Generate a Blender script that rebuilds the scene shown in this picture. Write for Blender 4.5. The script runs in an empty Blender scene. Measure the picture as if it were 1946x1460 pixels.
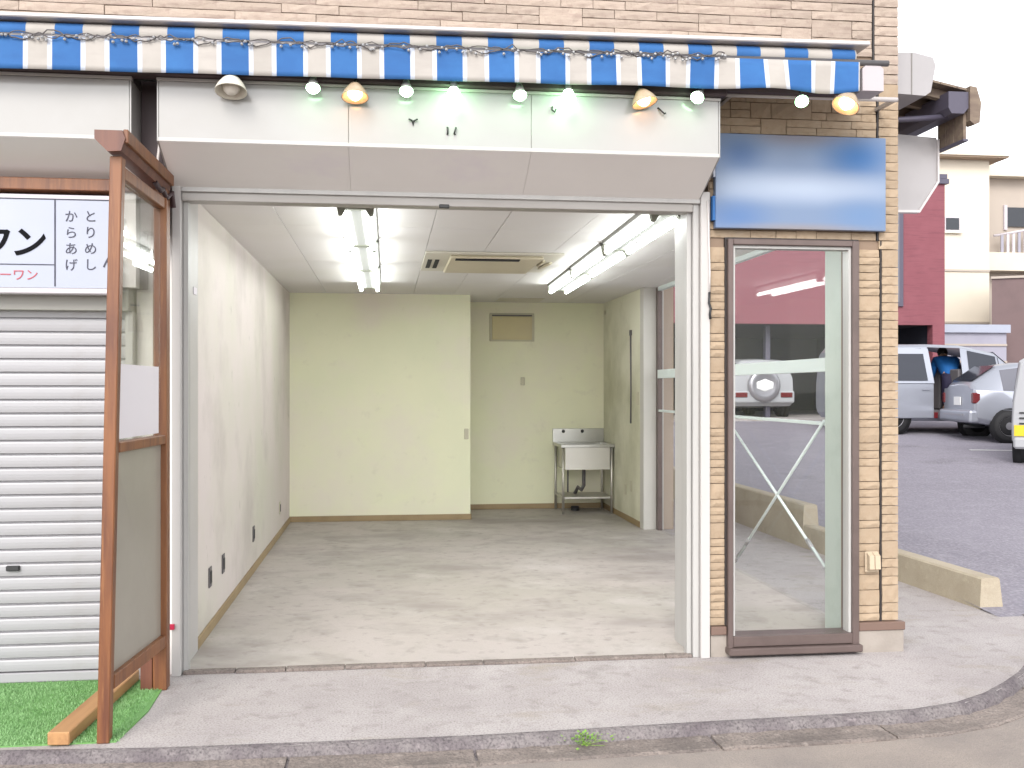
import bpy, bmesh, math, random
from mathutils import Vector, Matrix
random.seed(7)
R = math.radians
S = bpy.context.scene
C = S.collection

# ---------------------------------------------------------------- camera
cam = bpy.data.cameras.new('camera')
cam.lens = 36 * 1900 / 1946
cam.sensor_width = 36
cam.shift_y = 10 / 1946
cam.clip_start = 0.05
cam.clip_end = 2000
cam_o = bpy.data.objects.new('camera', cam)
C.objects.link(cam_o)
cam_o.location = (0, -5.42, 1.5)
cam_o.rotation_euler = (R(90), 0, -math.atan(238 / 1900))
S.camera = cam_o

# ---------------------------------------------------------------- sky, sun, exposure
SUN_EL, SUN_AZ = 36, 200          # degrees; azimuth clockwise from +Y, behind the viewer's left
w = bpy.data.worlds.new('World')
S.world = w
w.use_nodes = True
nt = w.node_tree
bg = nt.nodes['Background']
sky = nt.nodes.new('ShaderNodeTexSky')
sky.sky_type = 'NISHITA'
sky.sun_disc = False
sky.sun_elevation = R(SUN_EL)
sky.sun_rotation = R(SUN_AZ)
sky.air_density = 1.0
sky.dust_density = 1.0
sky.ozone_density = 1.0
hs = nt.nodes.new('ShaderNodeHueSaturation')
hs.inputs['Saturation'].default_value = 0.12
nt.links.new(sky.outputs[0], hs.inputs['Color'])
nt.links.new(hs.outputs[0], bg.inputs['Color'])
bg.inputs['Strength'].default_value = 0.15

sun = bpy.data.lights.new('sun', 'SUN')
sun.energy = 0.8
sun.angle = R(25)
sun.color = (1.0, 0.95, 0.88)
sun_o = bpy.data.objects.new('sun', sun)
C.objects.link(sun_o)
_d = Vector((math.sin(R(SUN_AZ)) * math.cos(R(SUN_EL)), math.cos(R(SUN_AZ)) * math.cos(R(SUN_EL)), math.sin(R(SUN_EL))))
sun_o.rotation_euler = _d.to_track_quat('Z', 'Y').to_euler()
sun_o.location = _d * 40

S.view_settings.view_transform = 'Standard'
S.view_settings.look = 'None'
S.view_settings.gamma = 1
S.view_settings.use_curve_mapping = False
S.view_settings.exposure = 1.5
S.render.engine = 'CYCLES'
S.cycles.use_denoising = True
S.cycles.max_bounces = 8
S.cycles.transparent_max_bounces = 12
S.cycles.sample_clamp_indirect = 6

# ---------------------------------------------------------------- helpers: objects
def obj(name, bm, m, parent=None, smooth=False, label=None):
    me = bpy.data.meshes.new(name)
    if bm.faces:
        bmesh.ops.recalc_face_normals(bm, faces=bm.faces[:])
    bm.to_mesh(me); bm.free()
    for x in (m if isinstance(m, (list, tuple)) else [m]):
        me.materials.append(x)
    if smooth:
        for p in me.polygons: p.use_smooth = True
    return link(name, me, parent, label)

def link(name, me, parent=None, label=None):
    o = bpy.data.objects.new(name, me)
    C.objects.link(o)
    if parent is not None:
        par(o, parent)
    if label: o['label'] = label
    return o

def par(o, p):
    o.parent = p
    if '_base' in p:
        b = p['_base']; o.matrix_parent_inverse = Matrix.Translation((-b[0], -b[1], -b[2]))

def tag(o, label, cat, group=None, kind=None):
    if label: o['label'] = label
    if cat: o['category'] = cat
    if group: o['group'] = group
    if kind: o['kind'] = kind
    return o

def thing(name, label, cat, loc=(0, 0, 0), group=None, local=False):
    """Empty at the thing's base. local=True: parts are modelled round the origin."""
    o = bpy.data.objects.new(name, None)
    o.empty_display_size = 0.1
    C.objects.link(o)
    o.location = loc
    if not local: o['_base'] = list(loc)
    return tag(o, label, cat, group)

def children(o):
    return [c for c in C.objects if c.parent == o]

def copy_tree(o, parent=None):
    ch = children(o)
    c = o.copy(); C.objects.link(c)
    if parent: c.parent = parent
    for k in ch: copy_tree(k, c)
    return c

def struct(name, bm, m, smooth=False):
    o = obj(name, bm, m, None, smooth); o['kind'] = 'structure'; return o

# ---------------------------------------------------------------- helpers: shapes
def B(): return bmesh.new()

def box(bm, x0, x1, y0, y1, z0, z1, bev=0.0, mi=0, seg=1):
    if x0 > x1: x0, x1 = x1, x0
    if y0 > y1: y0, y1 = y1, y0
    if z0 > z1: z0, z1 = z1, z0
    r = bmesh.ops.create_cube(bm, size=1)
    vs = r['verts']
    for v in vs:
        v.co = Vector(((x0 + x1) / 2 + v.co.x * (x1 - x0), (y0 + y1) / 2 + v.co.y * (y1 - y0), (z0 + z1) / 2 + v.co.z * (z1 - z0)))
    fs = set(f for v in vs for f in v.link_faces)
    for f in fs: f.material_index = mi
    if bev:
        es = list(set(e for v in vs for e in v.link_edges))
        bmesh.ops.bevel(bm, geom=es, offset=bev, segments=seg, affect='EDGES', profile=0.5, material=-1)
    return bm

def bx(*a, **k): return box(B(), *a, **k)

def tube(bm, pts, r, n=8, mi=0, cap=True, radii=None):
    pts = [Vector(p) for p in pts]
    rings = []
    up = None
    for i, p in enumerate(pts):
        t = (pts[min(i + 1, len(pts) - 1)] - pts[max(i - 1, 0)]).normalized()
        if up is None:
            up = Vector((0, 0, 1)) if abs(t.z) < .9 else Vector((1, 0, 0))
        a = t.cross(up)
        if a.length < 1e-4: a = t.cross(Vector((1, 0, 0)))
        a.normalize(); b = a.cross(t).normalized(); up = b
        rr = radii[i] if radii else r
        rings.append([bm.verts.new(p + a * math.cos(2 * math.pi * k / n) * rr + b * math.sin(2 * math.pi * k / n) * rr) for k in range(n)])
    for q, s in zip(rings, rings[1:]):
        for k in range(n):
            f = bm.faces.new((q[k], q[(k + 1) % n], s[(k + 1) % n], s[k])); f.material_index = mi; f.smooth = True
    if cap:
        for q in (rings[0][::-1], rings[-1]):
            f = bm.faces.new(q); f.material_index = mi
    return bm

def lathe(bm, prof, n=20, M=None, mi=0):
    """prof: (r, z) pairs about local Z, M places it."""
    M = M or Matrix()
    rings = []
    for r, z in prof:
        if r < 1e-5: rings.append([bm.verts.new(M @ Vector((0, 0, z)))])
        else: rings.append([bm.verts.new(M @ Vector((r * math.cos(2 * math.pi * k / n), r * math.sin(2 * math.pi * k / n), z))) for k in range(n)])
    for a, b in zip(rings, rings[1:]):
        for k in range(n):
            q = [a[k % len(a)], a[(k + 1) % len(a)], b[(k + 1) % len(b)], b[k % len(b)]]
            u = []
            for v in q:
                if v not in u: u.append(v)
            if len(u) > 2:
                f = bm.faces.new(u); f.material_index = mi; f.smooth = True
    return bm

def prism(bm, poly, axis, a, b, mi=0):
    """poly: 2D points; extruded along axis ('x','y','z') from a to b."""
    def P(p, t):
        return {'x': (t, p[0], p[1]), 'y': (p[0], t, p[1]), 'z': (p[0], p[1], t)}[axis]
    v0 = [bm.verts.new(P(p, a)) for p in poly]; v1 = [bm.verts.new(P(p, b)) for p in poly]
    n = len(poly)
    fs = [bm.faces.new(v0[::-1]), bm.faces.new(v1)]
    for k in range(n):
        fs.append(bm.faces.new((v0[k], v0[(k + 1) % n], v1[(k + 1) % n], v1[k])))
    for f in fs: f.material_index = mi
    return bm

# ---------------------------------------------------------------- helpers: materials
def lin(r, g, b):
    f = lambda c: (c / 255 / 12.92) if c / 255 <= .04045 else ((c / 255 + .055) / 1.055) ** 2.4
    return (f(r), f(g), f(b))

def mat(name, col, rough=.5, metal=0.0, var=None, bump=None, rnd=0.0, spec=.5, emit=None, estr=0, streak=None, alpha=None, speck=None, coords='Object'):
    """col: linear base colour. var: list of (scale, detail, colour2, low, high) noise blends.
    bump: (scale, strength, distance). rnd: brightness spread per object. speck: (scale, colour, amount)."""
    m = bpy.data.materials.new(name); m.use_nodes = True
    t = m.node_tree; N = t.nodes; L = t.links
    p = N['Principled BSDF']
    p.inputs['Roughness'].default_value = rough
    p.inputs['Metallic'].default_value = metal
    p.inputs['Specular IOR Level'].default_value = spec
    tc = N.new('ShaderNodeTexCoord')
    rgb = N.new('ShaderNodeRGB'); rgb.outputs[0].default_value = (*col, 1)
    cur = rgb.outputs[0]
    for v in (var or []):
        sc, det, c2, lo, hi = v[:5]
        src = tc.outputs[coords]
        if len(v) > 5:
            mp = N.new('ShaderNodeMapping'); mp.inputs['Scale'].default_value = v[5]
            L.new(src, mp.inputs[0]); src = mp.outputs[0]
        n = N.new('ShaderNodeTexNoise'); n.inputs['Scale'].default_value = sc; n.inputs['Detail'].default_value = det
        n.inputs['Roughness'].default_value = .6
        L.new(src, n.inputs['Vector'])
        mr = N.new('ShaderNodeMapRange'); mr.inputs['From Min'].default_value = lo; mr.inputs['From Max'].default_value = hi
        L.new(n.outputs['Fac'], mr.inputs['Value'])
        mx = N.new('ShaderNodeMix'); mx.data_type = 'RGBA'
        L.new(mr.outputs[0], mx.inputs['Factor']); L.new(cur, mx.inputs['A']); mx.inputs['B'].default_value = (*c2, 1)
        cur = mx.outputs['Result']
    if speck:
        sc, c2, amt = speck
        n = N.new('ShaderNodeTexNoise'); n.inputs['Scale'].default_value = sc; n.inputs['Detail'].default_value = 2
        L.new(tc.outputs[coords], n.inputs['Vector'])
        mr = N.new('ShaderNodeMapRange'); mr.inputs['From Min'].default_value = .45; mr.inputs['From Max'].default_value = .75
        mr.inputs['To Max'].default_value = amt
        L.new(n.outputs['Fac'], mr.inputs['Value'])
        mx = N.new('ShaderNodeMix'); mx.data_type = 'RGBA'
        L.new(mr.outputs[0], mx.inputs['Factor']); L.new(cur, mx.inputs['A']); mx.inputs['B'].default_value = (*c2, 1)
        cur = mx.outputs['Result']
    if rnd:
        oi = N.new('ShaderNodeObjectInfo')
        mr = N.new('ShaderNodeMapRange'); mr.inputs['To Min'].default_value = 1 - rnd; mr.inputs['To Max'].default_value = 1 + rnd
        L.new(oi.outputs['Random'], mr.inputs['Value'])
        h = N.new('ShaderNodeHueSaturation')
        L.new(mr.outputs[0], h.inputs['Value']); L.new(cur, h.inputs['Color'])
        cur = h.outputs[0]
    L.new(cur, p.inputs['Base Color'])
    if bump:
        sc, st, di = bump
        n = N.new('ShaderNodeTexNoise'); n.inputs['Scale'].default_value = sc; n.inputs['Detail'].default_value = 5
        L.new(tc.outputs[coords], n.inputs['Vector'])
        b = N.new('ShaderNodeBump'); b.inputs['Strength'].default_value = st; b.inputs['Distance'].default_value = di
        L.new(n.outputs['Fac'], b.inputs['Height']); L.new(b.outputs[0], p.inputs['Normal'])
    if emit:
        p.inputs['Emission Color'].default_value = (*emit, 1); p.inputs['Emission Strength'].default_value = estr
    return m

def glass(name, tint=(.93, .96, .95), refl=1.0, dirt=0.0, dirtcol=(.6, .62, .6)):
    """Thin clear pane: see-through with a mirror share that follows the viewing angle, plus a film of dirt."""
    m = bpy.data.materials.new(name); m.use_nodes = True
    t = m.node_tree; N = t.nodes; L = t.links
    for n in list(N): N.remove(n)
    out = N.new('ShaderNodeOutputMaterial')
    tr = N.new('ShaderNodeBsdfTransparent'); tr.inputs[0].default_value = (*tint, 1)
    gl = N.new('ShaderNodeBsdfGlossy'); gl.inputs['Roughness'].default_value = .01
    ge = N.new('ShaderNodeNewGeometry'); dt = N.new('ShaderNodeVectorMath'); dt.operation = 'DOT_PRODUCT'
    L.new(ge.outputs['Incoming'], dt.inputs[0]); L.new(ge.outputs['Normal'], dt.inputs[1])
    def mth(op, a, b=None):
        n = N.new('ShaderNodeMath'); n.operation = op; n.use_clamp = op == 'SUBTRACT'
        for k, v in enumerate((a, b)):
            if v is None: continue
            if isinstance(v, (int, float)): n.inputs[k].default_value = v
            else: L.new(v, n.inputs[k])
        return n.outputs[0]
    ab = mth('ABSOLUTE', dt.outputs['Value'])
    sch = mth('ADD', mth('MULTIPLY', mth('POWER', mth('SUBTRACT', 1.0, ab), 5.0), .96), .04)
    mu = N.new('ShaderNodeMath'); mu.operation = 'MULTIPLY'; mu.inputs[1].default_value = refl
    L.new(sch, mu.inputs[0])
    mx = N.new('ShaderNodeMixShader'); L.new(mu.outputs[0], mx.inputs[0]); L.new(tr.outputs[0], mx.inputs[1]); L.new(gl.outputs[0], mx.inputs[2])
    cur = mx.outputs[0]
    if dirt:
        df = N.new('ShaderNodeBsdfDiffuse'); df.inputs[0].default_value = (*dirtcol, 1)
        tc = N.new('ShaderNodeTexCoord'); n = N.new('ShaderNodeTexNoise'); n.inputs['Scale'].default_value = 3.5; n.inputs['Detail'].default_value = 6
        L.new(tc.outputs['Object'], n.inputs['Vector'])
        mr = N.new('ShaderNodeMapRange'); mr.inputs['From Min'].default_value = .35; mr.inputs['From Max'].default_value = .75
        mr.inputs['To Min'].default_value = dirt * .4; mr.inputs['To Max'].default_value = dirt * 1.5
        L.new(n.outputs['Fac'], mr.inputs['Value'])
        m2 = N.new('ShaderNodeMixShader'); L.new(mr.outputs[0], m2.inputs[0]); L.new(cur, m2.inputs[1]); L.new(df.outputs[0], m2.inputs[2])
        cur = m2.outputs[0]
    L.new(cur, out.inputs[0])
    return m

def emitter(name, col, s):
    return mat(name, (.8, .8, .8), .4, emit=col, estr=s)

M = {}
M['concrete'] = mat('pavement concrete', (.42, .385, .382), .85,
    var=[(.9, 8, (.335, .30, .298), .42, .68), (2.6, 8, (.44, .405, .40), .52, .74), (9, 7, (.27, .24, .23), .53, .76), (1.7, 7, (.32, .28, .235), .56, .76, (1, 1.8, 1)), (34, 3, (.46, .43, .42), .6, .8), (1.3, 8, (.20, .175, .165), .64, .8)],
    bump=(70, .45, .008), speck=(110, (.17, .15, .15), .75))
M['kerb'] = mat('kerb concrete', (.20, .178, .178), .9, var=[(4, 8, (.115, .095, .105), .42, .64), (20, 6, (.27, .235, .24), .56, .76)], bump=(40, 1.0, .018), speck=(90, (.06, .05, .055), .8))
M['gutter'] = mat('gutter concrete', (.235, .195, .175), .9, var=[(3, 8, (.145, .12, .11), .42, .66), (18, 6, (.31, .265, .24), .56, .76)], bump=(60, .8, .012), speck=(90, (.08, .07, .065), .8))
M['road'] = mat('road surface', (.30, .255, .225), .9, var=[(2, 5, (.22, .19, .175), .4, .7)], bump=(90, .6, .008), speck=(170, (.14, .12, .12), .6))
M['asphalt'] = mat('asphalt', (.215, .20, .24), .85, var=[(.25, 6, (.17, .158, .19), .4, .7), (4, 7, (.255, .24, .28), .5, .75), (.6, 8, (.12, .11, .13), .6, .78)], bump=(45, .8, .014), speck=(38, (.36, .34, .38), .7))
M['ground'] = mat('earth', (.16, .15, .14), .95, var=[(.3, 5, (.12, .11, .10), .4, .7)])
M['block'] = mat('kerb block concrete', (.40, .345, .265), .85, var=[(3, 5, (.33, .28, .21), .4, .7), (15, 4, (.45, .39, .29), .55, .8)], bump=(60, .4, .006), speck=(130, (.24, .2, .15), .4))
M['stone_lower'] = mat('beige split stone', (.335, .25, .172), .85, var=[(9, 5, (.37, .29, .21), .45, .75), (26, 4, (.27, .195, .125), .58, .8)], bump=(45, .45, .006), rnd=.07)
M['stone_upper'] = mat('pinkish split stone', (.335, .268, .220), .85, var=[(9, 5, (.37, .30, .25), .45, .75), (26, 4, (.25, .185, .155), .55, .8), (3, 4, (.26, .195, .165), .5, .7, (1, 1, 14))], bump=(45, .6, .008), rnd=.09)
M['mortar'] = mat('recessed joint', (.23, .165, .12), .9)
M['joint_black'] = mat('black sealant joint', (.025, .02, .02), .6)
M['fascia'] = mat('glossy white panel', (.335, .325, .32), .14, var=[(1.2, 5, (.30, .29, .275), .45, .75)], spec=.6)
M['soffit'] = mat('soffit board', (.72, .69, .675), .6, var=[(.8, 5, (.67, .64, .62), .45, .75), (2.2, 4, (.66, .61, .645), .6, .8)])
M['seam'] = mat('panel seam', (.24, .23, .22), .7)
M['jamb'] = mat('white painted jamb', (.44, .42, .41), .45, var=[(2, 5, (.42, .40, .37), .5, .8, (3, 3, .5))])
M['jamb_grey'] = mat('pale grey metal jamb', (.405, .395, .385), .4, var=[(2, 5, (.345, .34, .33), .45, .75, (4, 4, .4))])
M['lintel'] = mat('shutter rail metal', (.33, .31, .295), .4, var=[(3, 4, (.28, .26, .24), .45, .75, (.5, 3, 3))])
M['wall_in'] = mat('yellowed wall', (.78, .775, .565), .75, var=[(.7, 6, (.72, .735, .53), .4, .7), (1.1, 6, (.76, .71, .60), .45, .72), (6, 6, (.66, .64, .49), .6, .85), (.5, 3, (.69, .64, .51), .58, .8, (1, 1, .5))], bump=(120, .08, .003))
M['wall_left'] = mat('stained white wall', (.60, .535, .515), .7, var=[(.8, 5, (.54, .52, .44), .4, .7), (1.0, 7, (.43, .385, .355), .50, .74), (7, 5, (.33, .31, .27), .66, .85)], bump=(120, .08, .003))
M['wall_right'] = mat('plain right wall', (.76, .745, .61), .75, var=[(.9, 5, (.46, .455, .32), .4, .7)])
M['pillar'] = mat('white pillar', (.53, .51, .475), .6, var=[(1.5, 4, (.48, .465, .43), .45, .75)])
M['baseboard'] = mat('tan baseboard', (.30, .215, .11), .5, var=[(3, 4, (.23, .16, .08), .45, .75)])
M['floor'] = mat('worn shop floor', (.42, .375, .355), .6,
    var=[(.55, 9, (.34, .315, .275), .42, .60), (1.1, 9, (.49, .45, .435), .52, .68), (.75, 9, (.21, .18, .168), .50, .70, (.8, 1.3, 1)), (3.0, 9, (.28, .25, .228), .52, .70), (11, 7, (.24, .21, .195), .56, .76)], bump=(60, .15, .004), speck=(150, (.30, .28, .26), .4))
M['ceiling'] = mat('ceiling board', (.70, .68, .67), .8, var=[(.8, 3, (.66, .64, .61), .45, .75)], rnd=.02)
M['gap'] = mat('ceiling joint', (.5, .49, .47), .9)
M['wood'] = mat('stained timber', (.20, .075, .026), .45, var=[(3, 6, (.105, .034, .016), .42, .68, (7, 7, .5)), (10, 5, (.27, .115, .042), .55, .8, (6, 6, .4))], bump=(40, .12, .003))
M['wood_dark'] = mat('dark stained timber', (.14, .05, .03), .45, var=[(3, 6, (.09, .03, .02), .42, .7, (9, 9, .5))])
M['wood_light'] = mat('pale timber', (.40, .215, .09), .6, var=[(3, 6, (.29, .145, .06), .42, .7, (9, .6, 9))], bump=(40, .15, .003))
M['turf'] = mat('green turf base', (.13, .28, .09), .9, var=[(3, 5, (.12, .29, .07), .4, .7)])
M['blade'] = mat('green turf blade', (.19, .36, .14), .7, var=[(2.5, 6, (.27, .45, .21), .4, .7), (9, 5, (.12, .26, .085), .5, .72)])
M['blue'] = mat('blue awning cloth', (.020, .10, .29), .8, var=[(6, 5, (.027, .125, .335), .4, .7), (2, 4, (.017, .083, .245), .5, .8, (1, 1, 4))], bump=(300, .2, .001))
M['cream'] = mat('off white awning cloth', (.39, .36, .335), .8, var=[(5, 5, (.345, .32, .295), .4, .7), (2, 4, (.31, .285, .265), .5, .8, (1, 1, 4))], bump=(300, .2, .001))
M['hem'] = mat('pale stripe edge', (.46, .49, .56), .8)
M['cover'] = mat('white awning cover', (.50, .475, .48), .35)
M['cap'] = mat('grey plastic cap', (.42, .38, .40), .5)
M['alu'] = mat('aluminium bar', (.42, .41, .42), .35, .6)
M['bar_grey'] = mat('weathered bar', (.16, .15, .155), .4, .5)
M['dark_board'] = mat('dark brown board', (.05, .032, .035), .6, var=[(2, 4, (.075, .045, .05), .45, .75)])
M['dark'] = mat('dark plastic', (.02, .02, .022), .5)
M['black'] = mat('black void', (.008, .008, .01), .8)
M['shutter'] = mat('shutter slat', (.325, .318, .335), .42, var=[(1.5, 5, (.32, .312, .325), .45, .75, (.4, 1, 6)), (3, 7, (.285, .27, .265), .57, .8), (1.2, 6, (.27, .255, .245), .62, .85, (2.5, 1, .6))], rnd=.03)
M['shutter_box'] = mat('shutter housing', (.26, .25, .23), .5)
M['sign_white'] = mat('sign face', (.335, .355, .43), .3, var=[(1.2, 3, (.30, .325, .41), .45, .75)])
M['sign_rim'] = mat('sign rim', (.50, .46, .50), .3)
M['ink'] = mat('black lettering', (.008, .008, .01), .9, spec=.1)
M['ink_grey'] = mat('grey lettering', (.06, .06, .085), .8)
M['ink_red'] = mat('red lettering', (.40, .09, .11), .8)
M['bronze'] = mat('bronze window frame', (.125, .092, .085), .4, .3, var=[(4, 4, (.095, .07, .065), .45, .75)])
M['flashing'] = mat('brown flashing', (.15, .095, .075), .5)
M['plinth'] = mat('plinth concrete', (.30, .265, .235), .85, var=[(4, 5, (.24, .21, .185), .42, .7)], bump=(60, .4, .005))
M['steel'] = mat('stainless steel', (.55, .545, .52), .3, 1.0, var=[(3, 4, (.47, .46, .44), .45, .75)])
M['steel_lite'] = mat('brushed steel', (.58, .56, .52), .42, .85)
M['pipe'] = mat('white pipe', (.58, .54, .53), .4)
M['green_white'] = mat('pale green steel', (.42, .47, .43), .5, var=[(5, 4, (.36, .41, .37), .5, .8)])
M['rail_pale'] = mat('pale rail', (.62, .68, .67), .5)
M['ac'] = mat('yellowed plastic', (.56, .50, .37), .5, var=[(3, 4, (.52, .46, .33), .45, .75)])
M['ac_pale'] = mat('pale plastic panel', (.60, .57, .49), .5)
M['vent'] = mat('yellow cover', (.60, .53, .31), .6, var=[(3, 4, (.56, .49, .31), .45, .75)])
M['plate_beige'] = mat('beige plate', (.52, .49, .37), .5)
M['outlet_dark'] = mat('grey outlet', (.11, .10, .105), .5)
M['outdoor_box'] = mat('outdoor socket plastic', (.45, .36, .26), .5)
M['paper'] = mat('white paper', (.66, .62, .66), .7)
M['frost'] = mat('grey obscured board', (.27, .245, .21), .3, var=[(1.5, 5, (.32, .295, .255), .4, .7)])
M['red'] = mat('red plastic', (.45, .02, .06), .4)
M['tube'] = emitter('fluorescent tube', (.95, 1.0, .97), 8.5)
M['led'] = emitter('lit white lamp', (.45, 1.0, .50), 8)
M['warm'] = emitter('lit warm lamp', (1.0, .56, .28), 6)
M['off_bulb'] = mat('unlit frosted bulb', (.6, .56, .5), .3)
M['fixture'] = mat('lamp housing', (.20, .20, .19), .7)
M['fixture_dark'] = mat('lamp holder', (.27, .28, .23), .6)
M['amber'] = mat('amber glass shade', (.36, .26, .17), .25, var=[(12, 4, (.44, .36, .26), .4, .7)])
M['cord'] = mat('dark cord', (.085, .075, .075), .6)
M['bead'] = mat('clear beads', (.26, .26, .27), .3)
M['red_brick'] = mat('mauve red tile', (.185, .052, .068), .7, var=[(2, 4, (.205, .062, .078), .4, .7), (3, 4, (.12, .032, .046), .52, .75, (.5, 1, 9))])
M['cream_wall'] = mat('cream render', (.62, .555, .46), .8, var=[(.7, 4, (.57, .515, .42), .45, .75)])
M['shaded_wall'] = mat('shaded render', (.40, .345, .30), .8, var=[(.7, 4, (.36, .31, .27), .45, .75)])  # darker copy of the cream render, with the wall's shade put into its colour
M['mauve_wall'] = mat('mauve brown wall', (.155, .105, .105), .8, var=[(2, 4, (.13, .09, .09), .45, .75)])
M['shed'] = mat('grey blue steel', (.30, .29, .35), .5, var=[(1, 3, (.27, .26, .32), .45, .75)])
M['eave'] = mat('eave board', (.30, .22, .16), .7)
M['winglass'] = mat('dark window glass', (.02, .022, .03), .08)
M['canopy_white'] = mat('pale canopy board', (.34, .325, .335), .45, var=[(1.5, 5, (.29, .278, .285), .45, .75)])
M['canopy_wood'] = mat('weathered timber', (.19, .145, .11), .8, var=[(3, 5, (.12, .085, .07), .42, .7, (1, 6, 6)), (8, 4, (.28, .23, .16), .55, .8)])
M['canopy_metal'] = mat('dark slate gutter', (.075, .068, .10), .5)
M['silver'] = mat('silver car paint', (.36, .375, .43), .28, .5)
M['white_paint'] = mat('white car paint', (.36, .365, .385), .25)
M['tyre'] = mat('tyre rubber', (.02, .02, .022), .8)
M['rim'] = mat('wheel rim', (.40, .39, .42), .35, .8)
M['car_glass'] = mat('car glass', (.035, .038, .05), .12, spec=.35)
M['car_glass_pale'] = mat('pale car glass', (.13, .13, .155), .1, spec=.5)
M['tail'] = mat('red lamp lens', (.13, .016, .02), .25)
M['plate_w'] = mat('white plate', (.75, .75, .75), .5)
M['plate_y'] = mat('yellow plate', (.62, .46, .02), .5)
M['seat'] = mat('car seat', (.16, .15, .16), .8)
M['skin'] = mat('skin', (.45, .27, .19), .6)
M['jacket'] = mat('blue jacket', (.01, .13, .42), .8)
M['trousers'] = mat('navy trousers', (.015, .012, .04), .8)
M['hair'] = mat('dark hair', (.015, .012, .01), .6)
M['leaf'] = mat('weed leaf', (.15, .30, .04), .6, var=[(30, 2, (.25, .38, .06), .4, .7)])
M['pane'] = glass('window glass', refl=.27, dirt=.003, tint=(.98, .985, .985), dirtcol=(.45, .5, .6))
M['pane_screen'] = glass('screen glass', tint=(.93, .94, .92), refl=1.3, dirt=.03)

# blue printed sign: soft fields of colour, no lettering
def sign_mat():
    m = bpy.data.materials.new('blue sign print'); m.use_nodes = True
    t = m.node_tree; N = t.nodes; L = t.links; p = N['Principled BSDF']; p.inputs['Roughness'].default_value = .45
    tc = N.new('ShaderNodeTexCoord'); cur = None
    base = N.new('ShaderNodeRGB'); base.outputs[0].default_value = (.13, .185, .295, 1); cur = base.outputs[0]
    # (centre u, v, radius u, v, colour)
    for cu, cv, ru, rv, c in [(.5, 1.0, .55, .18, (.15, .15, .19)), (.14, .80, .22, .30, (.038, .09, .22)), (.82, .79, .30, .34, (.016, .10, .28)),
                              (.5, .44, .95, .26, (.29, .345, .45)), (.12, .13, .30, .26, (.07, .14, .30)), (.86, .16, .30, .26, (.10, .175, .32)), (.5, 0, .6, .10, (.19, .18, .20))]:
        mp = N.new('ShaderNodeMapping'); mp.vector_type = 'POINT'
        mp.inputs['Location'].default_value = (-cu / ru, 0, -cv / rv); mp.inputs['Scale'].default_value = (1 / ru, 0, 1 / rv)
        L.new(tc.outputs['Generated'], mp.inputs[0])
        ln = N.new('ShaderNodeVectorMath'); ln.operation = 'LENGTH'; L.new(mp.outputs[0], ln.inputs[0])
        mr = N.new('ShaderNodeMapRange'); mr.interpolation_type = 'SMOOTHSTEP'
        mr.inputs['From Min'].default_value = 0; mr.inputs['From Max'].default_value = 1.0
        mr.inputs['To Min'].default_value = 1; mr.inputs['To Max'].default_value = 0
        L.new(ln.outputs['Value'], mr.inputs['Value'])
        mx = N.new('ShaderNodeMix'); mx.data_type = 'RGBA'
        L.new(mr.outputs[0], mx.inputs['Factor']); L.new(cur, mx.inputs['A']); mx.inputs['B'].default_value = (*c, 1); cur = mx.outputs['Result']
    L.new(cur, p.inputs['Base Color'])
    return m
M['sign_blue'] = sign_mat()

# ================================================================ GROUND
bm = B()
for a in [(-500, 500, -500, 500)]:
    v = [bm.verts.new((a[0], a[2], -.3)), bm.verts.new((a[1], a[2], -.3)), bm.verts.new((a[1], a[3], -.3)), bm.verts.new((a[0], a[3], -.3))]
    bm.faces.new(v)
struct('ground', bm, M['ground'])
bm = B(); v = [bm.verts.new(p) for p in ((-60, -40, -.052), (60, -40, -.052), (60, .35, -.052), (-60, .35, -.052))]; bm.faces.new(v)
struct('road', bm, M['road'])

EDGE = [(-9, -1.0), (-3, -1.05), (-1.58, -1.07), (-.94, -1.12), (-.3, -1.13), (.37, -1.135), (1.32, -1.09), (2.07, -1.06), (2.45, -1.035), (2.72, -.96), (2.94, -.84), (3.14, -.69), (3.34, -.52), (3.6, -.25), (3.85, .06), (4.08, .4), (4.22, .75), (4.26, 1.0)]
def fine(pts, n=6):
    o = []
    for a, b in zip(pts, pts[1:]):
        k = max(1, int(math.dist(a, b) / .05)) if a[0] > -2.2 else n
        for i in range(k): o.append((a[0] + (b[0] - a[0]) * i / k, a[1] + (b[1] - a[1]) * i / k))
    return o + [pts[-1]]
FE = fine(EDGE)
def normal(i, P):
    a = P[max(i - 1, 0)]; b = P[min(i + 1, len(P) - 1)]
    t = Vector((b[0] - a[0], b[1] - a[1], 0)).normalized()
    return Vector((t.y, -t.x, 0))
# pavement slab
bm = B()
poly = [Vector((x, y, 0)) for x, y in FE] + [Vector((4.26, 1.05, 0)), Vector((4.02, 1.05, 0)), Vector((4.02, 12, 0)), Vector((-9, 12, 0))]
top = [bm.verts.new(p) for p in poly]
bm.faces.new(top)
bmesh.ops.triangulate(bm, faces=bm.faces[:])
struct('pavement', bm, M['concrete'])
# kerb: worn rounded lip and sloping face following the pavement edge
bm = B(); rows = []
for i, (x, y) in enumerate(FE):
    n = normal(i, FE); j = random.uniform(-.006, .006) if x > -2.2 else 0
    prof = [(-.03, .003), (.0 + j, .002), (.014 + j, -.008), (.026 + j * 1.5, -.020), (.036 + j, -.042), (.036, -.2)]
    rows.append([bm.verts.new(Vector((x, y, 0)) + n * a + Vector((0, 0, b + (random.uniform(-.003, .003) if 0 < k < 4 else 0)))) for k, (a, b) in enumerate(prof)])
for a, b in zip(rows, rows[1:]):
    for k in range(5): bm.faces.new((a[k], b[k], b[k + 1], a[k + 1]))
struct('kerb', bm, M['kerb'], smooth=True)
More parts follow.
